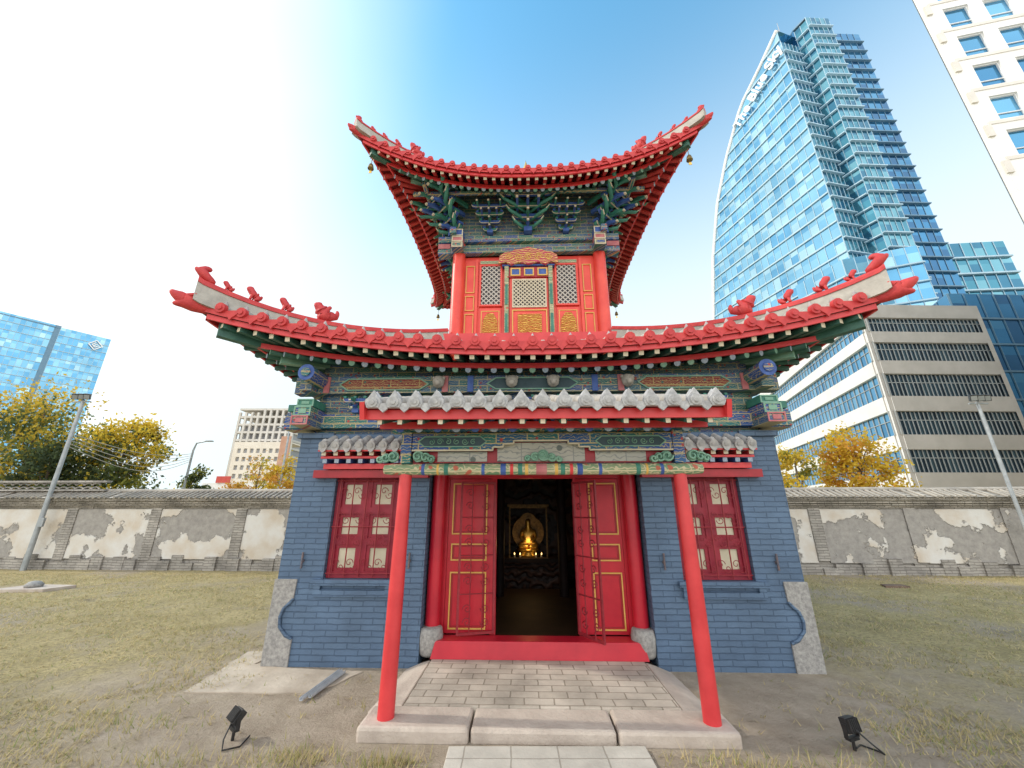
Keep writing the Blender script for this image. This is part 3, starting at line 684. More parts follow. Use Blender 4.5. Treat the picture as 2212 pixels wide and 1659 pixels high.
for sg in (-1,1):
    X=lambda a,b:(min(sg*a,sg*b),max(sg*a,sg*b))
    mb=MB(); mb.box(*X(1.02,1.07),yf-.05,yf,4.7,6.58); mb.build('storey_post',storeyred,T)
    a,b_=X(1.09,1.27)
    for z0,z1 in ((4.82,5.35),(5.42,5.75),(5.82,6.45)):
        mb=MB(); mb.frame(a,b_,z0,z1,yf-.02,yf-.001,.016); mb.build('panel_trim',trim,T)
    a,b_=X(.53,.99)
    mb=MB(); mb.frame(a,b_,5.50,6.46,yf-.05,yf-.001,.035); Wn=mb.build('lattice_window',storeyred,T)
    mb=MB(); mb.box(a+.035,b_-.035,yf-.012,yf-.001,5.535,6.425); mb.build('backing',backing,Wn)
    mb=MB(); mb.lattice(a+.035,b_-.035,5.535,6.425,yf-.025,.10,.02); mb.build('lattice',latblue,Wn)
    mb=MB(); mb.box(a+.02,b_-.02,yf-.03,yf-.001,4.68,5.46); pn=mb.build('wall_panel',storeyred,T)
    mb=MB(); mb.frame(a+.05,b_-.05,4.72,5.40,yf-.04,yf-.031,.015); mb.build('panel_trim',trim,pn)
    cx=(a+b_)/2; mb=MB(); mb.prism([(cx-.16,4.84),(cx-.14,5.20),(cx-.06,5.34),(cx+.06,5.34),(cx+.14,5.20),(cx+.16,4.84),(cx+.08,4.76),(cx-.08,4.76)],yf-.05,yf-.031); mb.build('carved_ornament',goldcarve,pn)
    mb=MB(); mb.box(*X(.54,.98),yf-.04,yf-.001,6.48,6.55); mb.build('carved_strip',poly3,T)
    mb=MB(); mb.box(*X(.40,.48),yf-.10,yf-.001,4.68,6.4); dp=mb.build('door_post',poly3,T)
    mb=MB(); mb.box(*X(.415,.465),yf-.11,yf-.101,5.5,5.95); mb.box(*X(.415,.465),yf-.11,yf-.101,4.8,5.3); mb.build('carved_ornament',green,dp)
mb=MB(); mb.box(-.38,.38,yf-.05,yf-.001,4.68,6.12); dr=mb.build('storey_door',storeyred,T)
mb=MB(); mb.box(-.30,.32,yf-.055,yf-.051,5.48,6.06); mb.build('backing',backing,dr)
mb=MB(); mb.lattice(-.30,.32,5.48,6.06,yf-.068,.085,.02); mb.frame(-.33,.35,5.45,6.09,yf-.075,yf-.051,.03); mb.build('lattice',lat,dr)
mb=MB(); mb.frame(-.33,.35,4.72,5.40,yf-.07,yf-.051,.02); mb.build('panel_trim',trim,dr)
mb=MB(); mb.box(-.22,.24,yf-.08,yf-.051,4.80,5.30); mb.build('carved_ornament',goldcarve,dr)
mb=MB(); mb.box(-.39,.41,yf-.08,yf-.001,6.125,6.36); tr_=mb.build('transom',reddk,T)
for a in (-.36,-.09,.18):
    mb=MB(); mb.frame(a,a+.2,6.15,6.33,yf-.1,yf-.081,.025,0); mb.build('transom_frame',trim,tr_)
    mb=MB(); mb.box(a+.025,a+.175,yf-.09,yf-.081,6.175,6.305); mb.build('transom_panel',blue,tr_)
sp_=[(-.60,6.40),(-.58,6.58),(-.48,6.66),(-.34,6.68),(-.28,6.72),(-.1,6.75),(0,6.79),(.1,6.75),(.28,6.72),(.34,6.68),(.48,6.66),(.58,6.58),(.60,6.40),(.45,6.44),(.35,6.37),(.2,6.43),(0,6.38),(-.2,6.43),(-.35,6.37),(-.45,6.44)]
mb=MB(); mb.prism(sp_,yf-.16,yf-.10); sgn=mb.build('carved_board',signcarve,T)
mb=MB()
for cx,r,dn in ((-.4,.08,1),(-.2,.08,-1),(0,.09,1),(.2,.08,1),(.4,.08,-1)): mb.tube(spiral(cx,6.55,r,1.7,.5*cx,dn,yf-.165),.009,5)
mb.build('scrollwork',trim,sgn)
mb=MB(); mb.box(-.53,.53,yf-.11,yf-.001,6.375,6.405); mb.build('carved_valance',blue,T)
# ------------------------------------------------------------------ bells (hang from the upper corners)
bm_=MB(); bm_.lathe((0,0,0),[(.055,0),(.05,.03),(.04,.08),(.03,.10),(.01,.12)],12); bm_.tube([(0,0,.115),(0,0,.34)],.006,5)
bmesh_=bm_.mesh('bell_body',[surf('aged_bronze',(.16,.11,.05),(.28,.2,.08),14,.4,.2,50,.7)])
cl=MB(); cl.tube([(0,0,.06),(0,0,-.05)],.005,5); cl.box(-.025,.025,-.004,.004,-.10,-.05); clm=cl.mesh('clapper',[gold])
for (sx,sy,lb) in ((-1,-1,'bronze bell under the front left corner of the top roof'),(1,-1,'bronze bell under the front right corner of the top roof'),(-1,1,'small bell under the rear left corner of the top roof'),(1,1,'small bell under the rear right corner of the top roof')):
    p=TM@Vector((sx*2.84,CY+sy*2.84,7.54)); o=empty('bell',p,TR); tag(o,lb,'bell',group='bells under the top roof corners'); link('bell_body',bmesh_,o); link('clapper',clm,o)
# ------------------------------------------------------------------ altar and statue inside
A=empty('altar_table',TM@Vector((-.05,4.2,.12)),TR); tag(A,'dark wooden altar with carved front inside the doorway','altar')
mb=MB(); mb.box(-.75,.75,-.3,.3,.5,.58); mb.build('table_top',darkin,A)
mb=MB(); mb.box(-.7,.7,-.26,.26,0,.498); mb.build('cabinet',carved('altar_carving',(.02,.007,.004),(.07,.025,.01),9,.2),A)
St=empty('statue',TM@Vector((-.05,4.25,.70)),TR); tag(St,'golden seated statue glowing in the dark doorway','statue')
mb=MB(); mb.lathe((0,0,0),[(.24,0),(.26,.05),(.2,.09),(.25,.13),(.26,.17)],16); mb.build('lotus_base',gold,St)
stm=skin('figure',[(0,0,.24),(0,0,.38),(0,0,.52),(0,0,.60),(0,0,.70),(.16,-.02,.24),(.2,-.14,.22),(.0,-.2,.22),(-.16,-.02,.24),(-.2,-.14,.22),(.02,-.16,.23),(.13,0,.52),(.17,-.04,.40),(.05,-.14,.32),(-.13,0,.52),(-.17,-.04,.40),(-.05,-.14,.32),(0,0,.80)],
 [(0,1),(1,2),(2,3),(3,4),(0,5),(5,6),(6,7),(0,8),(8,9),(9,10),(2,11),(11,12),(12,13),(2,14),(14,15),(15,16),(4,17)],[.11,.10,.11,.045,.075,.07,.06,.05,.07,.06,.05,.05,.04,.03,.05,.04,.03,.035],gold,2)
link('figure',stm,St)
mb=MB(); mb.tube([(0,.08,.5),(0,.1,.5)],.36,24); mb.tube([(0,.07,.72),(0,.09,.72)],.2,20); mb.build('halo',dullgold,St)
mb=MB(); mb.frame(-.42,.42,-.02,1.05,-.3,-.27,.03); mb.box(-.46,.46,-.31,-.26,1.05,1.10); mb.build('shrine_frame',dullgold,St)
em,ent,eb=nm('candle_flame'); eb.inputs['Emission Color'].default_value=(1,.6,.2,1); eb.inputs['Emission Strength'].default_value=5; eb.inputs['Base Color'].default_value=(1,.6,.2,1)
for i,x in enumerate((-.3,-.18,.16,.28)):
    c=empty('candle',TM@Vector((-.05+x,3.97,.70)),TR); tag(c,'small lit candle on the altar before the golden statue','candle',group='candles on the altar')
    mb=MB(); mb.lathe((0,0,0),[(.02,0),(.02,.06)],8); mb.build('wax',cream,c)
    mb=MB(); mb.lathe((0,0,.065),[(.004,0),(.012,.02),(.0,.05)],8); mb.build('flame',em,c)
pl_=bpy.data.lights.new('candle_light','POINT'); pl_.energy=2.6; pl_.color=(1,.62,.25); pl_.shadow_soft_size=.1
po=bpy.data.objects.new('candle_light',pl_); col.objects.link(po); po.location=TM@Vector((-.05,3.85,1.0))
# ------------------------------------------------------------------ small foreground things
def floodlight(loc,rz,tilt,label,cable):
    o=empty('floodlight',loc,rz); tag(o,label,'floodlight',group='black ground floodlights')
    mb=MB(); mb.tube([(0,0,-.05),(0,0,.07)],.012,6); mb.box(-.05,.05,-.02,.02,.065,.08); mb.build('spike',black,o)
    mb=MB(); mb.box(-.065,-.058,-.015,.015,.08,.17); mb.box(.058,.065,-.015,.015,.08,.17); mb.box(-.058,.058,-.015,.015,.08,.086); mb.build('bracket',black,o)
    mb=MB(); mb.box(-.055,.055,-.03,.02,-.045,.05); 
    for k in range(6): mb.box(-.047+.019*k-.004,-.047+.019*k+.004,.021,.045,-.04,.045)
    Mx=Matrix.Translation((0,0,.155))@Matrix.Rotation(tilt,4,'X'); mb.xf(Mx); h=mb.build('lamp_head',black,o,bevel=.004)
    mb=MB(); mb.box(-.046,.046,-.034,-.0305,-.035,.04); mb.xf(Mx); mb.build('lens',lens,h)
    mb=MB(); mb.tube(cable,.006,6); mb.build('cable',black,o)
floodlight((-2.16,3.68,0),R(140),R(38),'black ground floodlight tilted over left of the temple step',[(0,.03,.12),(-.05,.08,.05),(-.12,.1,.012),(-.16,0,.01),(-.05,-.1,.01)])
floodlight((2.54,3.55,0),R(200),R(12),'black ground floodlight right of the temple step with looping cable',[(0,.04,.14),(.0,.12,.10),(-.08,.15,.03),(-.13,.08,.01),(-.1,-.02,.01),(-.02,0,.012)])
for a,b_,lb in (((-1.86,4.94,.03),(-1.95,4.28,.02),'longer galvanised steel rail lying by the left wall'),((-1.815,4.92,.02),(-1.895,4.34,.02),'shorter galvanised steel rail lying by the left wall')):
    mb=MB(); mb.beam(a,b_,.028,.006); mb.beam((a[0]-.014,a[1],a[2]+.012),(b_[0]-.014,b_[1],b_[2]+.012),.004,.022); mb.beam((a[0]+.014,a[1],a[2]+.012),(b_[0]+.014,b_[1],b_[2]+.012),.004,.022)
    o=mb.build('steel_rail',steel); tag(o,lb,'rail',group='steel rails on the ground')
mb=MB(); mb.prism([(-11.2,9.2),(-10.1,9.25),(-9.9,9.75),(-11.0,9.85)],0,.06,fn=lambda a,b,z:(a,b,z)); tag(mb.build('stone_slab',sandst,bevel=.015),'flat pale stone slab lying in the grass at far left','slab')
mb=MB(); mb.lathe((-10.6,9.5,.06),[(.14,0),(.16,.05),(.1,.11),(0,.13)],9); tag(mb.build('stone',granite),'small rounded stone sitting on the flat slab','stone')
mb=MB(); mb.prism([(8.5,9.75),(9.0,9.7),(9.05,9.95),(8.6,10.0)],0,.04,fn=lambda a,b,z:(a,b,z)); tag(mb.build('drain_cover',surf('rusty_iron',(.12,.08,.06),(.22,.15,.11),9,.8)),'small dark flat cover in the grass on the right','cover')
aprm=surf('worn_concrete',(.39,.33,.265),(.56,.49,.405),2.2,.95,.8,22)
def rough_poly(pts,n=7):
    out=[]
    for i in range(len(pts)):
        p=Vector(pts[i]); q=Vector(pts[(i+1)%len(pts)])
        for k in range(n): out.append(tuple(p.lerp(q,k/n)+Vector((random.uniform(-.018,.018),random.uniform(-.018,.018)))))
    return out
mb=MB(); mb.prism(rough_poly([(-3.19,4.5),(-1.95,4.46),(-1.62,4.98),(-2.6,5.10),(-2.95,5.2),(-3.0,5.65),(-3.28,5.6)]),0,.010,fn=lambda a,b,z:(a,b,z)); tag(mb.build('pavement',aprm),'worn pale concrete apron at the foot of the left brick wall','pavement',kind='structure')
# ------------------------------------------------------------------ compound wall
m,nt,b=nm('peeling_plaster'); v=coord(nt)
n1=noise(nt,v,.5,10,.62); n2=noise(nt,v,7,8,.7)
f=ramp(nt,n1,.468,.478)
pla=mixc(nt,ramp(nt,noise(nt,v,1.2,6),.4,.65),(.68,.67,.64),(.58,.51,.42))
mud=mixc(nt,ramp(nt,n2,.35,.7),(.28,.265,.25),(.41,.39,.36))
nt.links.new(mixc(nt,f,mud,pla),b.inputs['Base Color']); b.inputs['Roughness'].default_value=.95
mx=N(nt,'ShaderNodeMath',operation='MULTIPLY_ADD'); nt.links.new(n2,mx.inputs[0]); mx.inputs[1].default_value=.4; nt.links.new(f,mx.inputs[2]); bump(nt,b,mx.outputs[0],.9,.03)
plaster=m
oldbrick=brick('old_grey_brick',(.37,.35,.32),(.48,.45,.41),(.28,.26,.235),.28,.07,.008,.95,bst=1,nsc=1.5,dark=.58,wob=.03)
copem=brick('coping_brick',(.38,.35,.30),(.51,.465,.40),(.20,.18,.155),.2,.055,.008,.95,bst=1,nsc=1.3,dark=.5,wob=.03)
CW=empty('compound_wall',(0,12.0,0),R(-2.6)); tag(CW,'long grey brick boundary wall with peeling white plaster behind the temple','wall')
mb=MB(); mb.box(-30,26,.0,.4,0,1.8); mb.build('wall_body',oldbrick,CW)
mb=MB()
for x in np.arange(-30,26,.35):
    d=random.uniform(.04,.13); mb.box(x,x+.35,-d,-.001,0,random.uniform(.16,.42))
mb.build('wall_footing',oldbrick,CW)
piers=[-29.0,-25.6,-22.4,-19.2,-16.3,-13.6,-10.9,-8.2,-5.4,-2.6,.2,3.0,5.8,8.6,11.2,13.8,17,20,23]
for x in piers:
    mb=MB(); mb.box(x-.16,x+.16,-.075,-.002,.25+random.random()*.1,1.72); mb.build('pier',oldbrick if random.random()<.4 else plaster,CW)
for i in range(len(piers)-1):
    mb=MB(); mb.box(piers[i]+.162,piers[i+1]-.162,-.045,-.002,.30,1.70); mb.build('plaster_panel',plaster,CW)
mb=MB()
for z0,z1,d in ((1.72,1.79,.07),(1.79,1.86,.12),(1.86,1.94,.17),(1.94,2.02,.23)):
    x=-30
    while x<26:
        l=random.uniform(.5,1.6); x2=min(26,x+l); j=random.uniform(-.012,.012); mb.box(x,x2,-d+j,.4+d+j,z0,z1-.002); x=x2
mb.add([(-30,-.28,2.02),(26,-.28,2.02),(26,.2,2.22),(-30,.2,2.22),(-30,.68,2.02),(26,.68,2.02)],[(0,1,2,3),(3,2,5,4)])
mb.build('coping',copem,CW)
mb=MB()
for i in range(330):
    x=-30+56*i/329; j=random.uniform(-.02,.02); 
    if random.random()<.93: mb.tube([(x+j,-.30+j,2.035+j*.5),(x,.18,2.235)],.035,5,0)
mb.tube([(x_,.2,2.25+random.uniform(-.012,.012)) for x_ in np.linspace(-30,26,70)],.06,8); mb.build('coping_tiles',surf('old_coping_tile',(.30,.28,.25),(.48,.44,.38),2.5,.9,.5,40),CW)
mb=MB()
for k in range(24):
    x=-19.5+k*.27
    for z in (2.30,2.42):
        mb.tube([(x+.13*math.cos(a),.1,z+.07*math.sin(a)) for a in np.linspace(0,math.pi,7)],.025,5)
mb.box(-19.7,-12.9,.02,.18,2.25,2.30); mb.box(-19.7,-12.9,.02,.18,2.5,2.57); mb.build('openwork_parapet',oldbrick,CW)
# ------------------------------------------------------------------ poles, lamps, cables
def floodpole(loc,h,label,face,r0=.07):
    o=empty('lamp_pole',loc); tag(o,label,'lamp pole',group='floodlight poles by the wall')
    mb=MB(); mb.tube([(0,0,0),(0,0,h)],[r0,r0*.7],12); mb.tube([(-.28,-.02,h-.06),(.28,-.02,h-.06)],.025,6); mb.build('pole',poleg,o)
    mb=MB(); mb.box(.06,.2,-.1,-.04,1.2,1.45); mb.build('junction_box',poleg,o)
    for x in (-.19,.02,.2):
        mb=MB(); mb.box(-.08,.08,-.05,.05,-.08,.09); mb.box(-.09,.09,-.06,.06,.09,.105); Mx=Matrix.Translation((x,-.1,h+.08))@Matrix.Rotation(face,4,'Z')@Matrix.Rotation(R(18),4,'X'); mb.xf(Mx); hd=mb.build('lamp_head',black,o)
        mb=MB(); mb.box(-.065,.065,-.055,-.051,-.065,.075); mb.xf(Mx); mb.build('lens',lens,hd)
floodpole((-14.25,12.35,0),5.15,'grey steel floodlight pole left of the temple before the wall',R(30))
floodpole((13.75,11.0,0),4.72,'grey steel floodlight pole at the right edge before the wall',R(-30),.05)
def streetlamp(loc,h,arm,label):
    o=empty('street_lamp',loc); tag(o,label,'street lamp',group='street lamps beyond the wall')
    mb=MB(); mb.tube([(0,0,0),(0,0,h*.9),(arm*.15,0,h*.98),(arm,0,h)],[.09,.06,.05,.04],10); mb.build('pole',poleg,o)
    mb=MB(); mb.box(min(arm,arm*1.6),max(arm,arm*1.6),-.1,.1,h-.03,h+.05); mb.build('lamp_head',poleg,o,bevel=.02)
streetlamp((-20.6,25,0),5.9,.7,'curved grey street lamp beyond the wall between dark tree and pale tower')
streetlamp((-14.9,25.5,0),6.9,-.5,'grey street lamp beyond the wall beside the yellow tree')
streetlamp((22.3,17,0),3.4,.6,'low grey lamp beyond the wall at the right edge')
for i in range(5):
    a=Vector((-14.2,12.35,4.0-.10*i)); b_=Vector((-20.6,25,5.1-.12*i)); pts=[a.lerp(b_,t)-Vector((0,0,.35*math.sin(math.pi*t)*(1+.25*i))) for t in np.linspace(0,1,12)]
    mb=MB(); mb.tube(pts,.014,5); tag(mb.build('overhead_cable',cream),'pale cable sagging from the left floodlight pole across the trees','cable',group='cables on the left pole')
# ------------------------------------------------------------------ trees
bark=surf('bark',(.10,.075,.055),(.2,.16,.12),9,.95,.8,30)
def leafm(name,c,tr=.35):
    m,nt,b=nm(name); v=coord(nt)
    nt.links.new(mixc(nt,ramp(nt,noise(nt,v,1.2,4),.35,.65),tuple(x*.65 for x in c),c),b.inputs['Base Color']); b.inputs['Roughness'].default_value=.7
    b.inputs['Specular IOR Level'].default_value=.2
    tl=N(nt,'ShaderNodeBsdfTranslucent'); tl.inputs[0].default_value=c4(c); mx=N(nt,'ShaderNodeMixShader'); mx.inputs[0].default_value=tr
    nt.links.new(b.outputs[0],mx.inputs[1]); nt.links.new(tl.outputs[0],mx.inputs[2]); nt.links.new(mx.outputs[0],nt.nodes['Material Output'].inputs[0]); return m
LG=leafm('leaf_green',(.14,.18,.065),.5); LD=leafm('leaf_dark',(.085,.115,.055),.45); LY=leafm('leaf_yellow',(.64,.46,.06),.5); LO=leafm('leaf_orange',(.64,.33,.06),.5); LYG=leafm('leaf_yellowgreen',(.34,.34,.07),.5); LYB=leafm('leaf_bright',(.78,.58,.07),.5)
def tree(loc,h,zb,rx,ry,pal,label,n,ncl,ls,topmat=None,loose=1.0):
    o=empty('tree',loc); tag(o,label,'tree')
    mb=MB(); zc=(zb+h)/2
    mb.tube([(0,0,0),(.05,0,zb*.6),(-.04,.03,zc),(0,0,h*.85)],[.05*h*.45,.04*h*.4,.02*h*.4,.01],9)
    cl=[]
    for i in range(ncl):
        while True:
            d=rng.uniform(-1,1,3)
            if .25<np.linalg.norm(d)<1: break
        taper=1-.35*max(0,d[2])
        c=np.array([d[0]*rx*taper,d[1]*ry*taper,zc+d[2]*(h-zb)/2]); cl.append(c)
        if i%3==0: mb.tube([(0,0,min(c[2]*.7,zc)),tuple(c*np.array([.5,.5,.9])),tuple(c)],[.018*h*.4,.012*h*.4,.006],6)
    mb.build('trunk',bark,o)
    V=[];F=[];MI=[]
    per=n//ncl
    for c in cl:
        rr=rng.uniform(.13,.26)*min(rx,(h-zb)/2)*loose
        base=int(rng.integers(0,len(pal)))
        P=c+rng.normal(0,1,(per,3))*rr*np.array([1,1,.75])
        for p in P:
            a=rng.normal(0,1,3); a/=np.linalg.norm(a); b_=np.cross(a,rng.normal(0,1,3)); b_/=np.linalg.norm(b_)+1e-6
            s=ls*rng.uniform(.6,1.3); k=len(V)
            V+= [tuple(p-a*s),tuple(p+b_*s*.55),tuple(p+a*s),tuple(p-b_*s*.55)]; F.append((k,k+1,k+2,k+3))
            t=(p[2]-zb)/(h-zb)
            mi=base if rng.random()<.75 else int(rng.integers(0,len(pal)))
            if topmat is not None and t+rng.normal(0,.12)>topmat: mi=len(pal)-1
            MI.append(mi)
    me=bpy.data.meshes.new('crown'); me.from_pydata(V,[],F)
    for q in pal: me.materials.append(q)
    me.polygons.foreach_set('material_index',MI); link('crown',me,o)
tree((-25.6,20.5,0),7.8,1.2,3.2,3,[LD,LG,LG,LYG,LY],'large green tree turning yellow at top at far left',10500,75,.105,.84)
tree((-20.5,20.5,0),7.1,1.4,1.7,1.8,[LG,LD,LG,LYG,LYB],'tall green and yellow tree right of the left floodlight pole',8500,55,.10,.66)
tree((-22.6,19.2,0),4.9,.8,1.7,1.5,[LD,LG,LD],'lower dark green tree between the two tall left trees',4200,34,.10)
tree((-20.7,25.5,0),4.5,1,.95,1.0,[LG,LD,LYG],'small dark green tree by the curved street lamp',2000,20,.10)
tree((-18.6,29,0),5.9,1.2,1.3,1.2,[LO,LY,LYG],'thin orange autumn tree before the pale tower',1100,24,.10)
tree((-15.2,26,0),5.2,1,1.1,1.0,[LY,LYB,LO],'small yellow tree just left of the temple wall',1700,18,.10)
tree((-20.6,30,0),4.0,1,1.2,1,[LO,LY],'low orange shrubby tree beyond the left wall',1200,14,.10)
tree((14.5,20,0),5.3,1.2,1.1,1,[LY,LYG,LYB],'slender yellow tree close beside the temple on right',2200,22,.10)
tree((17.7,20,0),5.75,1.4,1.65,1.5,[LY,LO,LYB],'bright golden yellow tree before the white office block',5200,40,.10)
# ------------------------------------------------------------------ background buildings
gl=[glassm('sky_glass_a',(.20,.48,.70)),glassm('sky_glass_b',(.26,.55,.75)),glassm('sky_glass_c',(.14,.40,.64)),glassm('sky_glass_d',(.40,.66,.80))]
gt=[glassm('teal_glass_a',(.07,.27,.38)),glassm('teal_glass_b',(.10,.33,.44)),glassm('teal_glass_c',(.05,.20,.32)),glassm('teal_glass_d',(.16,.40,.50))]
gb=[glassm('deep_glass_a',(.05,.23,.44)),glassm('deep_glass_b',(.08,.29,.50)),glassm('deep_glass_c',(.035,.15,.31))]
pg=[glassm('office_glass_a',(.03,.06,.09)),glassm('office_glass_b',(.07,.13,.17)),glassm('office_glass_c',(.05,.10,.14))]
mull=surf('mullion',(.34,.50,.60),(.42,.58,.68),1,.5,0); mulldk=surf('mullion_dark',(.10,.21,.31),(.14,.25,.35),1,.5,0)
pmull=surf('pale_mullion',(.34,.37,.38),(.42,.45,.46),1,.5,0)
stonew=surf('pale_cladding',(.70,.70,.69),(.80,.80,.79),.4,.7,0); stoneb=surf('beige_cladding',(.42,.40,.37),(.50,.475,.445),.5,.8,.1,3)
def facade(T_,name,A,B,z0,z1,nf,nb,mats,lm,ld=.5,lh=.28,mw=.12,kfun=None,wts=None,mullions=True):
    A=Vector((A[0],A[1],0));B=Vector((B[0],B[1],0)); d=(B-A); n=Vector((-d.y,d.x,0)).normalized()
    if n.dot(-A)<0: n=-n
    mb=MB(); lg=MB(); fh=(z1-z0)/nf; Z=Vector((0,0,1))
    for i in range(nf):
        za=z0+i*fh; zb=za+fh
        e0=kfun(za) if kfun else 1; e1=kfun(zb) if kfun else 1
        for j in range(nb):
            a0=A+d*min(j/nb,e0);b0=A+d*min((j+1)/nb,e0);a1=A+d*min(j/nb,e1);b1=A+d*min((j+1)/nb,e1)
            if (b0-a0).length<1e-4 and (b1-a1).length<1e-4: continue
            for (q0,q1) in ((0,.62),(.62,1)):
                mi=random.choices(range(len(mats)),wts)[0] if wts else random.randrange(len(mats))
                mb.add([a0.lerp(a1,q0)+Z*(za+fh*q0),b0.lerp(b1,q0)+Z*(za+fh*q0),b0.lerp(b1,q1)+Z*(za+fh*q1),a0.lerp(a1,q1)+Z*(za+fh*q1)],[(0,1,2,3)],mi)
            if mullions and j/nb<e1: lg.beam(a0+Z*za+n*.04,a1+Z*zb+n*.04,mw,mw,0,up=n)
        if e0>0.01: lg.beam(A+Z*za+n*ld*.5,A+d*e0+Z*za+n*ld*.5,ld,lh)
    P=mb.build(name,mats,T_); lg.build('floor_ledges',lm,P); return P
GT=empty('glass_tower',(66,66,0),world=True); tag(GT,'tall blue glass office tower with curved sail edge right of temple','tower')
kz=[0,47.7,66.4,80.7,90.9,100.3,104,108]; kv=[35,33,29.2,24.5,19,12.2,5.8,0]
kf=lambda z: float(np.interp(z,kz,kv))/36
E=(61.8,60); Ldir=(-.24*36,36)
facade(GT,'sail_facade',E,(E[0]+Ldir[0],E[1]+Ldir[1]),20,108,26,22,gl,mull,.25,.3,.08,kf,[3,4,2,2])
mb=MB(); pts=[(E[0]+Ldir[0]*kf(z),E[1]+Ldir[1]*kf(z),z) for z in np.linspace(20,108,50)]
mb.tube(pts,.45,6); mb.build('curved_rim',stonew,GT)
mb=MB()
for i in range(49): 
    p,q=pts[i],pts[i+1]; mb.add([p,q,(q[0]+22,q[1]+6,q[2]),(p[0]+22,p[1]+6,p[2])],[(0,1,2,3)])
mb.build('rear_facade',gb[0],GT)
seg=[((61.8,60),(66.8,61),104,0),((66.8,61),(67.8,58.6),109,1),((67.8,58.6),(73.4,58.8),110,1),((73.4,58.8),(74.2,60.6),109,1),((74.2,60.6),(81.6,60.8),108,2)]
for a,b_,h,kd in seg:
    facade(GT,'tower_bay',a,b_,15,h,int(h/3.6),5 if Vector((b_[0]-a[0],b_[1]-a[1])).length>3 else 2,gt if kd<2 else gb,mull if kd<2 else mulldk,.5,.22,.09)
mb=MB(); mb.prism([(61.8,60.2),(66.8,61.2),(66.8,75),(61.8,75)],103.9,104.1,fn=lambda a,b,z:(a,b,z)); mb.prism([(66.8,61),(67.8,58.8),(73.4,59),(74.2,60.7),(74.2,75),(66.8,75)],109.8,110.2,fn=lambda a,b,z:(a,b,z)); mb.prism([(74.2,60.8),(81.6,61),(81.6,75),(74.2,75)],107.8,108.2,fn=lambda a,b,z:(a,b,z)); mb.build('tower_roof',mulldk,GT)
mb=MB(); mb.box(66.8,66.9,61.1,75,80,109.9); mb.box(81.5,81.6,61,75,10,108); mb.build('side_facade',gb[0],GT)
mb=MB(); mb.tube([(65.5,63,104),(65.5,63,116)],[.2,.05],6); mb.build('antenna',poleg,GT)
facade(GT,'lower_wing',(81.6,62),(93,61),12,50,11,6,gt,mull,.5,.3,.12); mb=MB(); mb.box(81.7,93,62.1,75,49.9,50.1); mb.box(92.8,93,61.2,75,12,49.9); mb.build('wing_roof',mulldk,GT)
facade(GT,'entrance_wing',(58.8,58.5),(68.2,54.5),10,44,10,6,gl,mull,.4,.25,.10); facade(GT,'entrance_wing',(58.8,58.5),(56.5,67),10,44,10,5,gl,mull,.4,.25,.10)
facade(GT,'entrance_wing',(68.2,54.5),(70.5,58.5),10,44,10,3,gt,mull,.4,.25,.10)
mb=MB(); mb.prism([(58.9,58.6),(68.2,54.6),(70.4,58.5),(66,66),(57,67)],43.9,44.05,fn=lambda a,b,z:(a,b,z)); mb.build('wing_roof',mulldk,GT)
# sign
cu=bpy.data.curves.new('sign','FONT'); cu.body='The Blue Sky'; cu.size=2.9; cu.extrude=.12; cu.offset=.06
to=bpy.data.objects.new('sign_tmp',cu); col.objects.link(to); dg=bpy.context.evaluated_depsgraph_get(); dg.update()
tm=bpy.data.meshes.new_from_object(to.evaluated_get(dg)); bpy.data.objects.remove(to)
signw=surf('white_letters',(.85,.85,.85),(.9,.9,.9),1,.5,0); tm.materials.clear(); tm.materials.append(signw)
k0,z0,k1,z1=13.6,94.0,-.6,101.2
p0=Vector((E[0]-.24*k0,E[1]+k0,z0)); p1=Vector((E[0]-.24*k1,E[1]+k1,z1)); xa=(p1-p0).normalized(); nn=Vector((-1,-.24,0)).normalized(); ya=nn.cross(xa).normalized()
wid=max(v_.co.x for v_ in tm.vertices); sc=(p1-p0).length/wid
Mx=Matrix(((xa.x*sc,ya.x*sc*1.35,nn.x,0),(xa.y*sc,ya.y*sc*1.35,nn.y,0),(xa.z*sc,ya.z*sc*1.35,nn.z,0),(0,0,0,1))); Mx.translation=p0+nn*.7-GT.location
tm.transform(Mx); link('roof_sign',tm,GT)
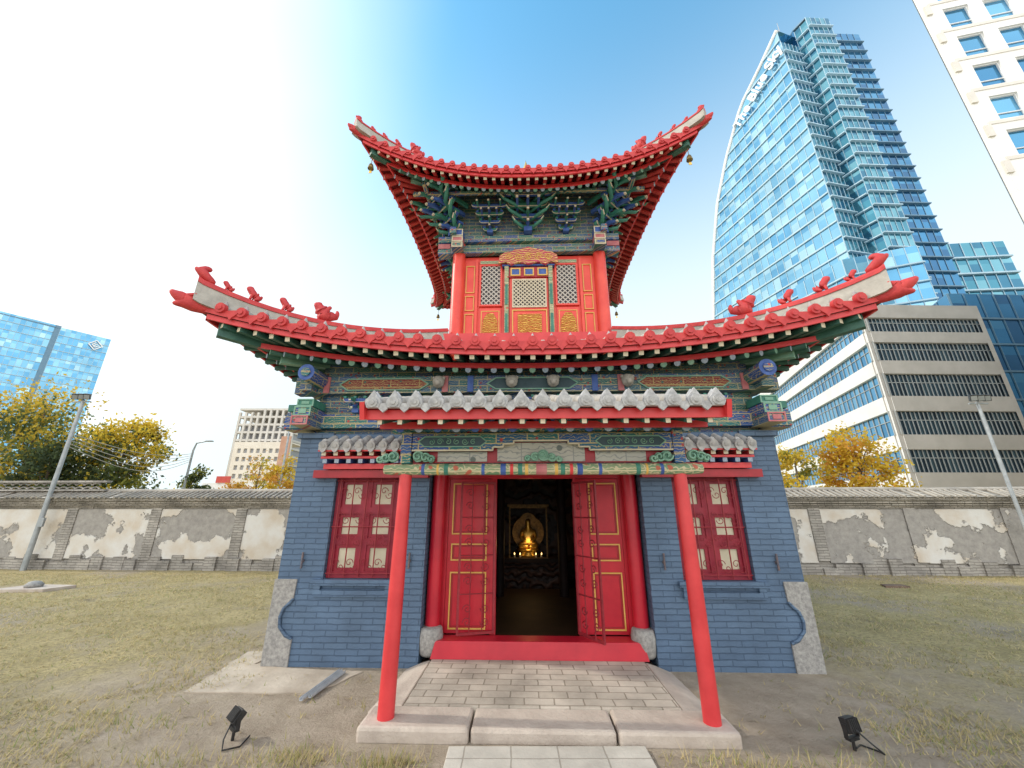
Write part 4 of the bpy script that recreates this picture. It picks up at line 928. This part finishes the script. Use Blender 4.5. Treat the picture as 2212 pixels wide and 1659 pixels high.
# podium office block
OB=empty('office_block',(40,42,0),world=True); tag(OB,'white and beige office block with dark ribbon windows below the glass tower','office block')
C0=Vector((36.4,36,0)); C1=Vector((49.3,36.3,0)); C2=Vector((47.2,72,0))
winz=[(4.9,7.0),(8.4,10.7),(12.2,14.5),(15.9,17.9),(19.1,20.7)]
def bandwall(A,B,mt,nW,name):
    d=B-A; n=Vector((-d.y,d.x,0)).normalized(); 
    if n.dot(-A)<0: n=-n
    Z=Vector((0,0,1)); zz=[3.2]+[q for w_ in winz for q in w_]+[22.2]
    mb=MB()
    for i in range(0,len(zz),2):
        a,b_=zz[i],zz[i+1]
        for off,fl in ((0,0),(-.4,1)):
            mb.add([A+Z*a+n*off,B+Z*a+n*off,B+Z*b_+n*off,A+Z*b_+n*off],[(0,1,2,3)])
        mb.add([A+Z*a,B+Z*a,B+Z*a-n*.4,A+Z*a-n*.4],[(0,1,2,3)]); mb.add([A+Z*b_,B+Z*b_,B+Z*b_-n*.4,A+Z*b_-n*.4],[(0,1,2,3)])
    for e in (0,1):
        p=A+d*e; dd=d.normalized()*(.5 if e==0 else -.5)
        for (a,b_) in winz: mb.add([p+Z*a,p+dd+Z*a,p+dd+Z*b_,p+Z*b_],[(0,1,2,3)])
    Wl=mb.build(name,mt,OB)
    for (a,b_) in winz:
        mb=MB()
        for j in range(nW):
            p=A+d*(j/nW);q=A+d*((j+1)/nW)
            for (c0_,c1_) in ((a,(a+b_)/2+.3),((a+b_)/2+.3,b_)):
                mb.add([p+Z*c0_-n*.35,q+Z*c0_-n*.35,q+Z*c1_-n*.35,p+Z*c1_-n*.35],[(0,1,2,3)],random.choice((0,0,1,2)))
        wb=mb.build('window_band',pg if mt is stoneb else [gl[2],gl[0],gb[1]],Wl)
        mb=MB()
        for j in range(nW+1):
            p=A+d*(j/nW); mb.beam(p+Z*a-n*.3,p+Z*b_-n*.3,.07,.06,0,up=n)
        mb.beam(A+Z*((a+b_)/2+.3)-n*.3,B+Z*((a+b_)/2+.3)-n*.3,.06,.06)
        mb.build('mullions',pmull,wb)
    mb=MB(); mb.add([A-n*1,B-n*1,B-n*1+Z*3.2,A-n*1+Z*3.2],[(0,1,2,3)]); mb.build('ground_floor',gb[2],OB)
bandwall(C0,C1,stoneb,30,'beige_facade'); bandwall(C0+Vector((-.01,.01,0)),C2,stonew,40,'white_facade')
mb=MB(); mb.prism([(36.4,36.01),(49.3,36.3),(62,72),(47.2,72)],22.0,22.21,fn=lambda a,b,z:(a,b,z)); mb.build('flat_roof',stoneb,OB)
GA=empty('glass_annexe',(56,40,0),world=True); tag(GA,'dark blue glass block at the right frame edge beside the beige office','office block')
facade(GA,'glass_facade',(49.5,38.5),(78,39.5),0,25,8,16,gb,mulldk,.2,.18,.1); facade(GA,'glass_facade',(49.5,38.5),(56,54),0,25,8,8,gb,mulldk,.2,.18,.1)
mb=MB(); mb.prism([(49.6,38.6),(78,39.6),(78,54),(56,54)],24.9,25.1,fn=lambda a,b,z:(a,b,z)); mb.build('flat_roof',mulldk,GA)
# white tower at the top right
WT=empty('apartment_tower',(45,26,0),world=True); tag(WT,'white tower with blue windows at the top right corner','tower')
a0=Vector((36.3,22,0)); dr_=Vector((1,-.22,0)).normalized(); nrm=Vector((-.22,-1,0)).normalized()
holes=[]
for fl in range(9):
    for cxx in range(6): holes.append((1.1+cxx*2.8,2.9+cxx*2.8,26.6+fl*3.5,29.0+fl*3.5))
mb=MB(); wall_holes(mb,0,17.9,0,66,holes,0,.5)
Mx=Matrix(((dr_.x,-nrm.x,0,a0.x),(dr_.y,-nrm.y,0,a0.y),(0,0,1,0),(0,0,0,1))); mb.xf(Mx); mb.build('wall',surf('cream_stone',(.72,.71,.69),(.80,.79,.77),.5,.8,.2,8),WT)
cb_=surf('cream_block',(.60,.57,.52),(.68,.65,.60),1,.8,0)
for fl in range(10):
    mb=MB(); mb.box(-.18,.25,-.16,-.001,25.0+fl*3.5,26.1+fl*3.5); mb.xf(Mx); mb.build('corner_block',cb_,WT)
    mb=MB(); mb.box(.25,17.9,-.06,-.001,26.2+fl*3.5,26.5+fl*3.5); mb.xf(Mx); mb.build('sill_course',cb_,WT)
for h in holes:
    mb=MB(); mb.box(h[0],h[1],.28,.3,h[2],h[3]); mb.xf(Mx); wn=mb.build('window',random.choice(gb[:2]+gl[2:3]),WT)
    mb=MB(); mb.frame(h[0],h[1],h[2],h[3],.15,.279,.07); mb.box(h[0]+.07,h[1]-.07,.2,.279,h[2]+.7,h[2]+.77); mb.xf(Mx); mb.build('window_frame',stonew,wn)
mb=MB(); mb.add([a0+Vector((.02,.5,0)),a0+Vector((28,16,0)),a0+Vector((28,16,66)),a0+Vector((.02,.5,66))],[(0,1,2,3)]); mb.build('side_wall',stonew,WT)
# glass building at the far left
K=1.6
LB=empty('glass_building',(-156*K,122*K,0),world=True); tag(LB,'light blue glass office building with square logo at far left','office building')
facade(LB,'glass_facade',(-167*K,103*K),(-156*K,119*K),0,61*K,22,16,gl,mull,.3,.35,.15,None,[4,3,4,1]); facade(LB,'glass_facade',(-155*K,120*K),(-147.8*K,130*K),0,60.5*K,22,10,gl,mull,.3,.35,.15,None,[4,3,4,1])
mb=MB(); mb.add([(-156*K,119*K,0),(-155*K,120*K,0),(-155*K,120*K,61*K),(-156*K,119*K,61*K)],[(0,1,2,3)]); mb.build('joint_strip',mulldk,LB)
mb=MB(); mb.prism([(-167*K,103.2*K),(-147.9*K,130*K),(-175*K,140*K)],60*K,60.4*K,fn=lambda a,b,z:(a,b,z)); mb.build('flat_roof',mulldk,LB)
xd=Vector((7.2,10,0)).normalized(); nd=Vector((10,-7.2,0)).normalized(); c0=Vector((-149.7*K,127.3*K,57.0*K))+nd*.8
lg=MB(); r=2.0
def lb_(a,b_,w_=.45): 
    f=lambda p:c0+xd*p[0]+Vector((0,0,1))*p[1]
    lg.beam(f(a),f(b_),w_,.3,0,up=nd)
rot=lambda x,y:((x-y)*.707,(x+y)*.707)
q=[rot(-r,-r),rot(r,-r),rot(r,r),rot(-r,r)]
for i in range(4): lb_(q[i],q[(i+1)%4])
for y in (-1,0,1): lb_(rot(-.95,y),rot(.95,y),.42)
lb_(rot(-.95,-1),rot(-.95,1),.42)
lg.build('logo',signw,LB)
# unfinished tower and lower buildings behind the left wall
UT=empty('unfinished_tower',(-98,150,0),world=True); tag(UT,'grey unfinished concrete tower block beyond the left trees','tower')
conc=surf('concrete',(.54,.51,.47),(.64,.61,.56),.3,.9,0); dkw=surf('dark_opening',(.28,.285,.30),(.36,.365,.38),.3,.7,0)
mb=MB()
for i in range(13): mb.box(-109,-86.5,150,166,3.1*i+2.2,3.1*i+3.0)
mb.build('floor_slabs',conc,UT)
for j in range(10):
    mb=MB(); x=-109+22*j/9; mb.box(x,x+.8,149.9,150.7,0,40.2 if j>3 else 38.5); mb.build('concrete_column',conc,UT)
mb=MB(); mb.box(-108.5,-87,152,165,0,33.5); mb.build('core',dkw,UT)
PB=empty('pale_building',(-92,140,0),world=True); tag(PB,'cream tower block with window rows before the unfinished tower','building')
creamb=surf('cream_wall',(.70,.63,.54),(.78,.72,.63),.3,.9,0)
holes=[(-99.5+2.3*c_,-98.2+2.3*c_,3+3*f_,4.6+3*f_) for c_ in range(8) for f_ in range(7)]
mb=MB(); wall_holes(mb,-101,-80.5,0,25,holes,140,141); mb.box(-101,-80.5,141,150,24.5,25); mb.build('wall',creamb,PB)
for h in holes:
    mb=MB(); mb.box(h[0],h[1],140.6,140.7,h[2],h[3]); mb.build('window',dkw,PB)
mb=MB(); mb.box(-84,-80.5,139.5,139.9,4,27); mb.build('stair_panel',surf('terracotta',(.45,.25,.17),(.55,.33,.24),.4,.8,0),PB)
RB=empty('red_sign_building',(-70,100,0),world=True); tag(RB,'low pale building with red roof board beyond the left wall','building')
mb=MB(); mb.box(-78,-60,100,108,0,8); mb.build('wall',stonew,RB)
mb=MB(); mb.box(-74.5,-71,99.6,99.9,8.0,9.6); mb.build('roof_board',surf('sign_red',(.5,.06,.05),(.55,.08,.06),1,.6,0),RB)
for j in range(6):
    mb=MB(); mb.box(-77+2.8*j,-75.4+2.8*j,99.95,100.0,3,5.5); mb.build('window',dkw,RB)
# ------------------------------------------------------------------ grass blades
V=[];F=[];MI=[]
def gmask(x,y): return math.hypot((x*.17)-.05,(y*.22)-.95)
def blade(x,y,h,l,w_,mi):
    a=rng.uniform(0,6.28); k=len(V)
    V.extend([(x-w_*math.sin(a),y+w_*math.cos(a),0),(x+w_*math.sin(a),y-w_*math.cos(a),0),(x+l*math.cos(a),y+l*math.sin(a),h)]); F.append((k,k+1,k+2)); MI.append(mi)
cnt=0
while cnt<34000:
    y=2.6+9.2*rng.random()**1.5; x=rng.uniform(-1,1)*(3.2+1.25*y)
    if -3.0<x<3.6 and y>4.9: continue
    if -1.25<x<1.85 and y>3.5: continue
    if -.55<x<1.03 and y<3.6: continue
    mk=gmask(x,y)+.35*math.sin(x*2.1+y)*math.sin(y*1.7-x*.6)
    if mk<.62 and rng.random()>.08: continue
    if math.sin(x*1.1+2*math.sin(y*.9))*math.sin(y*1.4+x*.5)>.45 and rng.random()<.6: cnt+=1; continue
    cnt+=1
    for q in range(3):
        h=rng.uniform(.012,.04)*(2.0 if rng.random()<.08 else 1)
        blade(x+rng.normal(0,.02),y+rng.normal(0,.02),h,rng.uniform(.5,2.4)*h,.003+.001*y*.3,int(rng.choice(4,p=[.54,.17,.09,.20])))
for (cx,cy,n_,sp) in ((-1.55,3.42,420,.22),(-.85,3.38,300,.14),(-2.5,3.35,260,.3),(1.45,3.36,260,.25),(2.2,3.3,240,.3),(-3.2,3.9,260,.35),(3.4,3.7,260,.35)):
    for q in range(n_):
        x=cx+rng.normal(0,sp); y=cy+rng.normal(0,sp*.35)
        if -1.25<x<1.85 and y>3.53: continue
        if -.52<x<1.03: continue
        h=rng.uniform(.03,.085); blade(x,y,h,rng.uniform(.4,1.5)*h,.0035,int(rng.choice(4,p=[.4,.25,.2,.15])))
me=bpy.data.meshes.new('grass'); me.from_pydata(V,[],F)
for q in (leafm('grass_straw',(.68,.56,.30)),leafm('grass_olive',(.46,.42,.18)),leafm('grass_green',(.32,.37,.13)),leafm('grass_dry',(.56,.47,.30))): me.materials.append(q)
me.polygons.foreach_set('material_index',MI); go=link('grass',me); tag(go,'short dry yellow green grass blades over the yard','grass',kind='stuff')
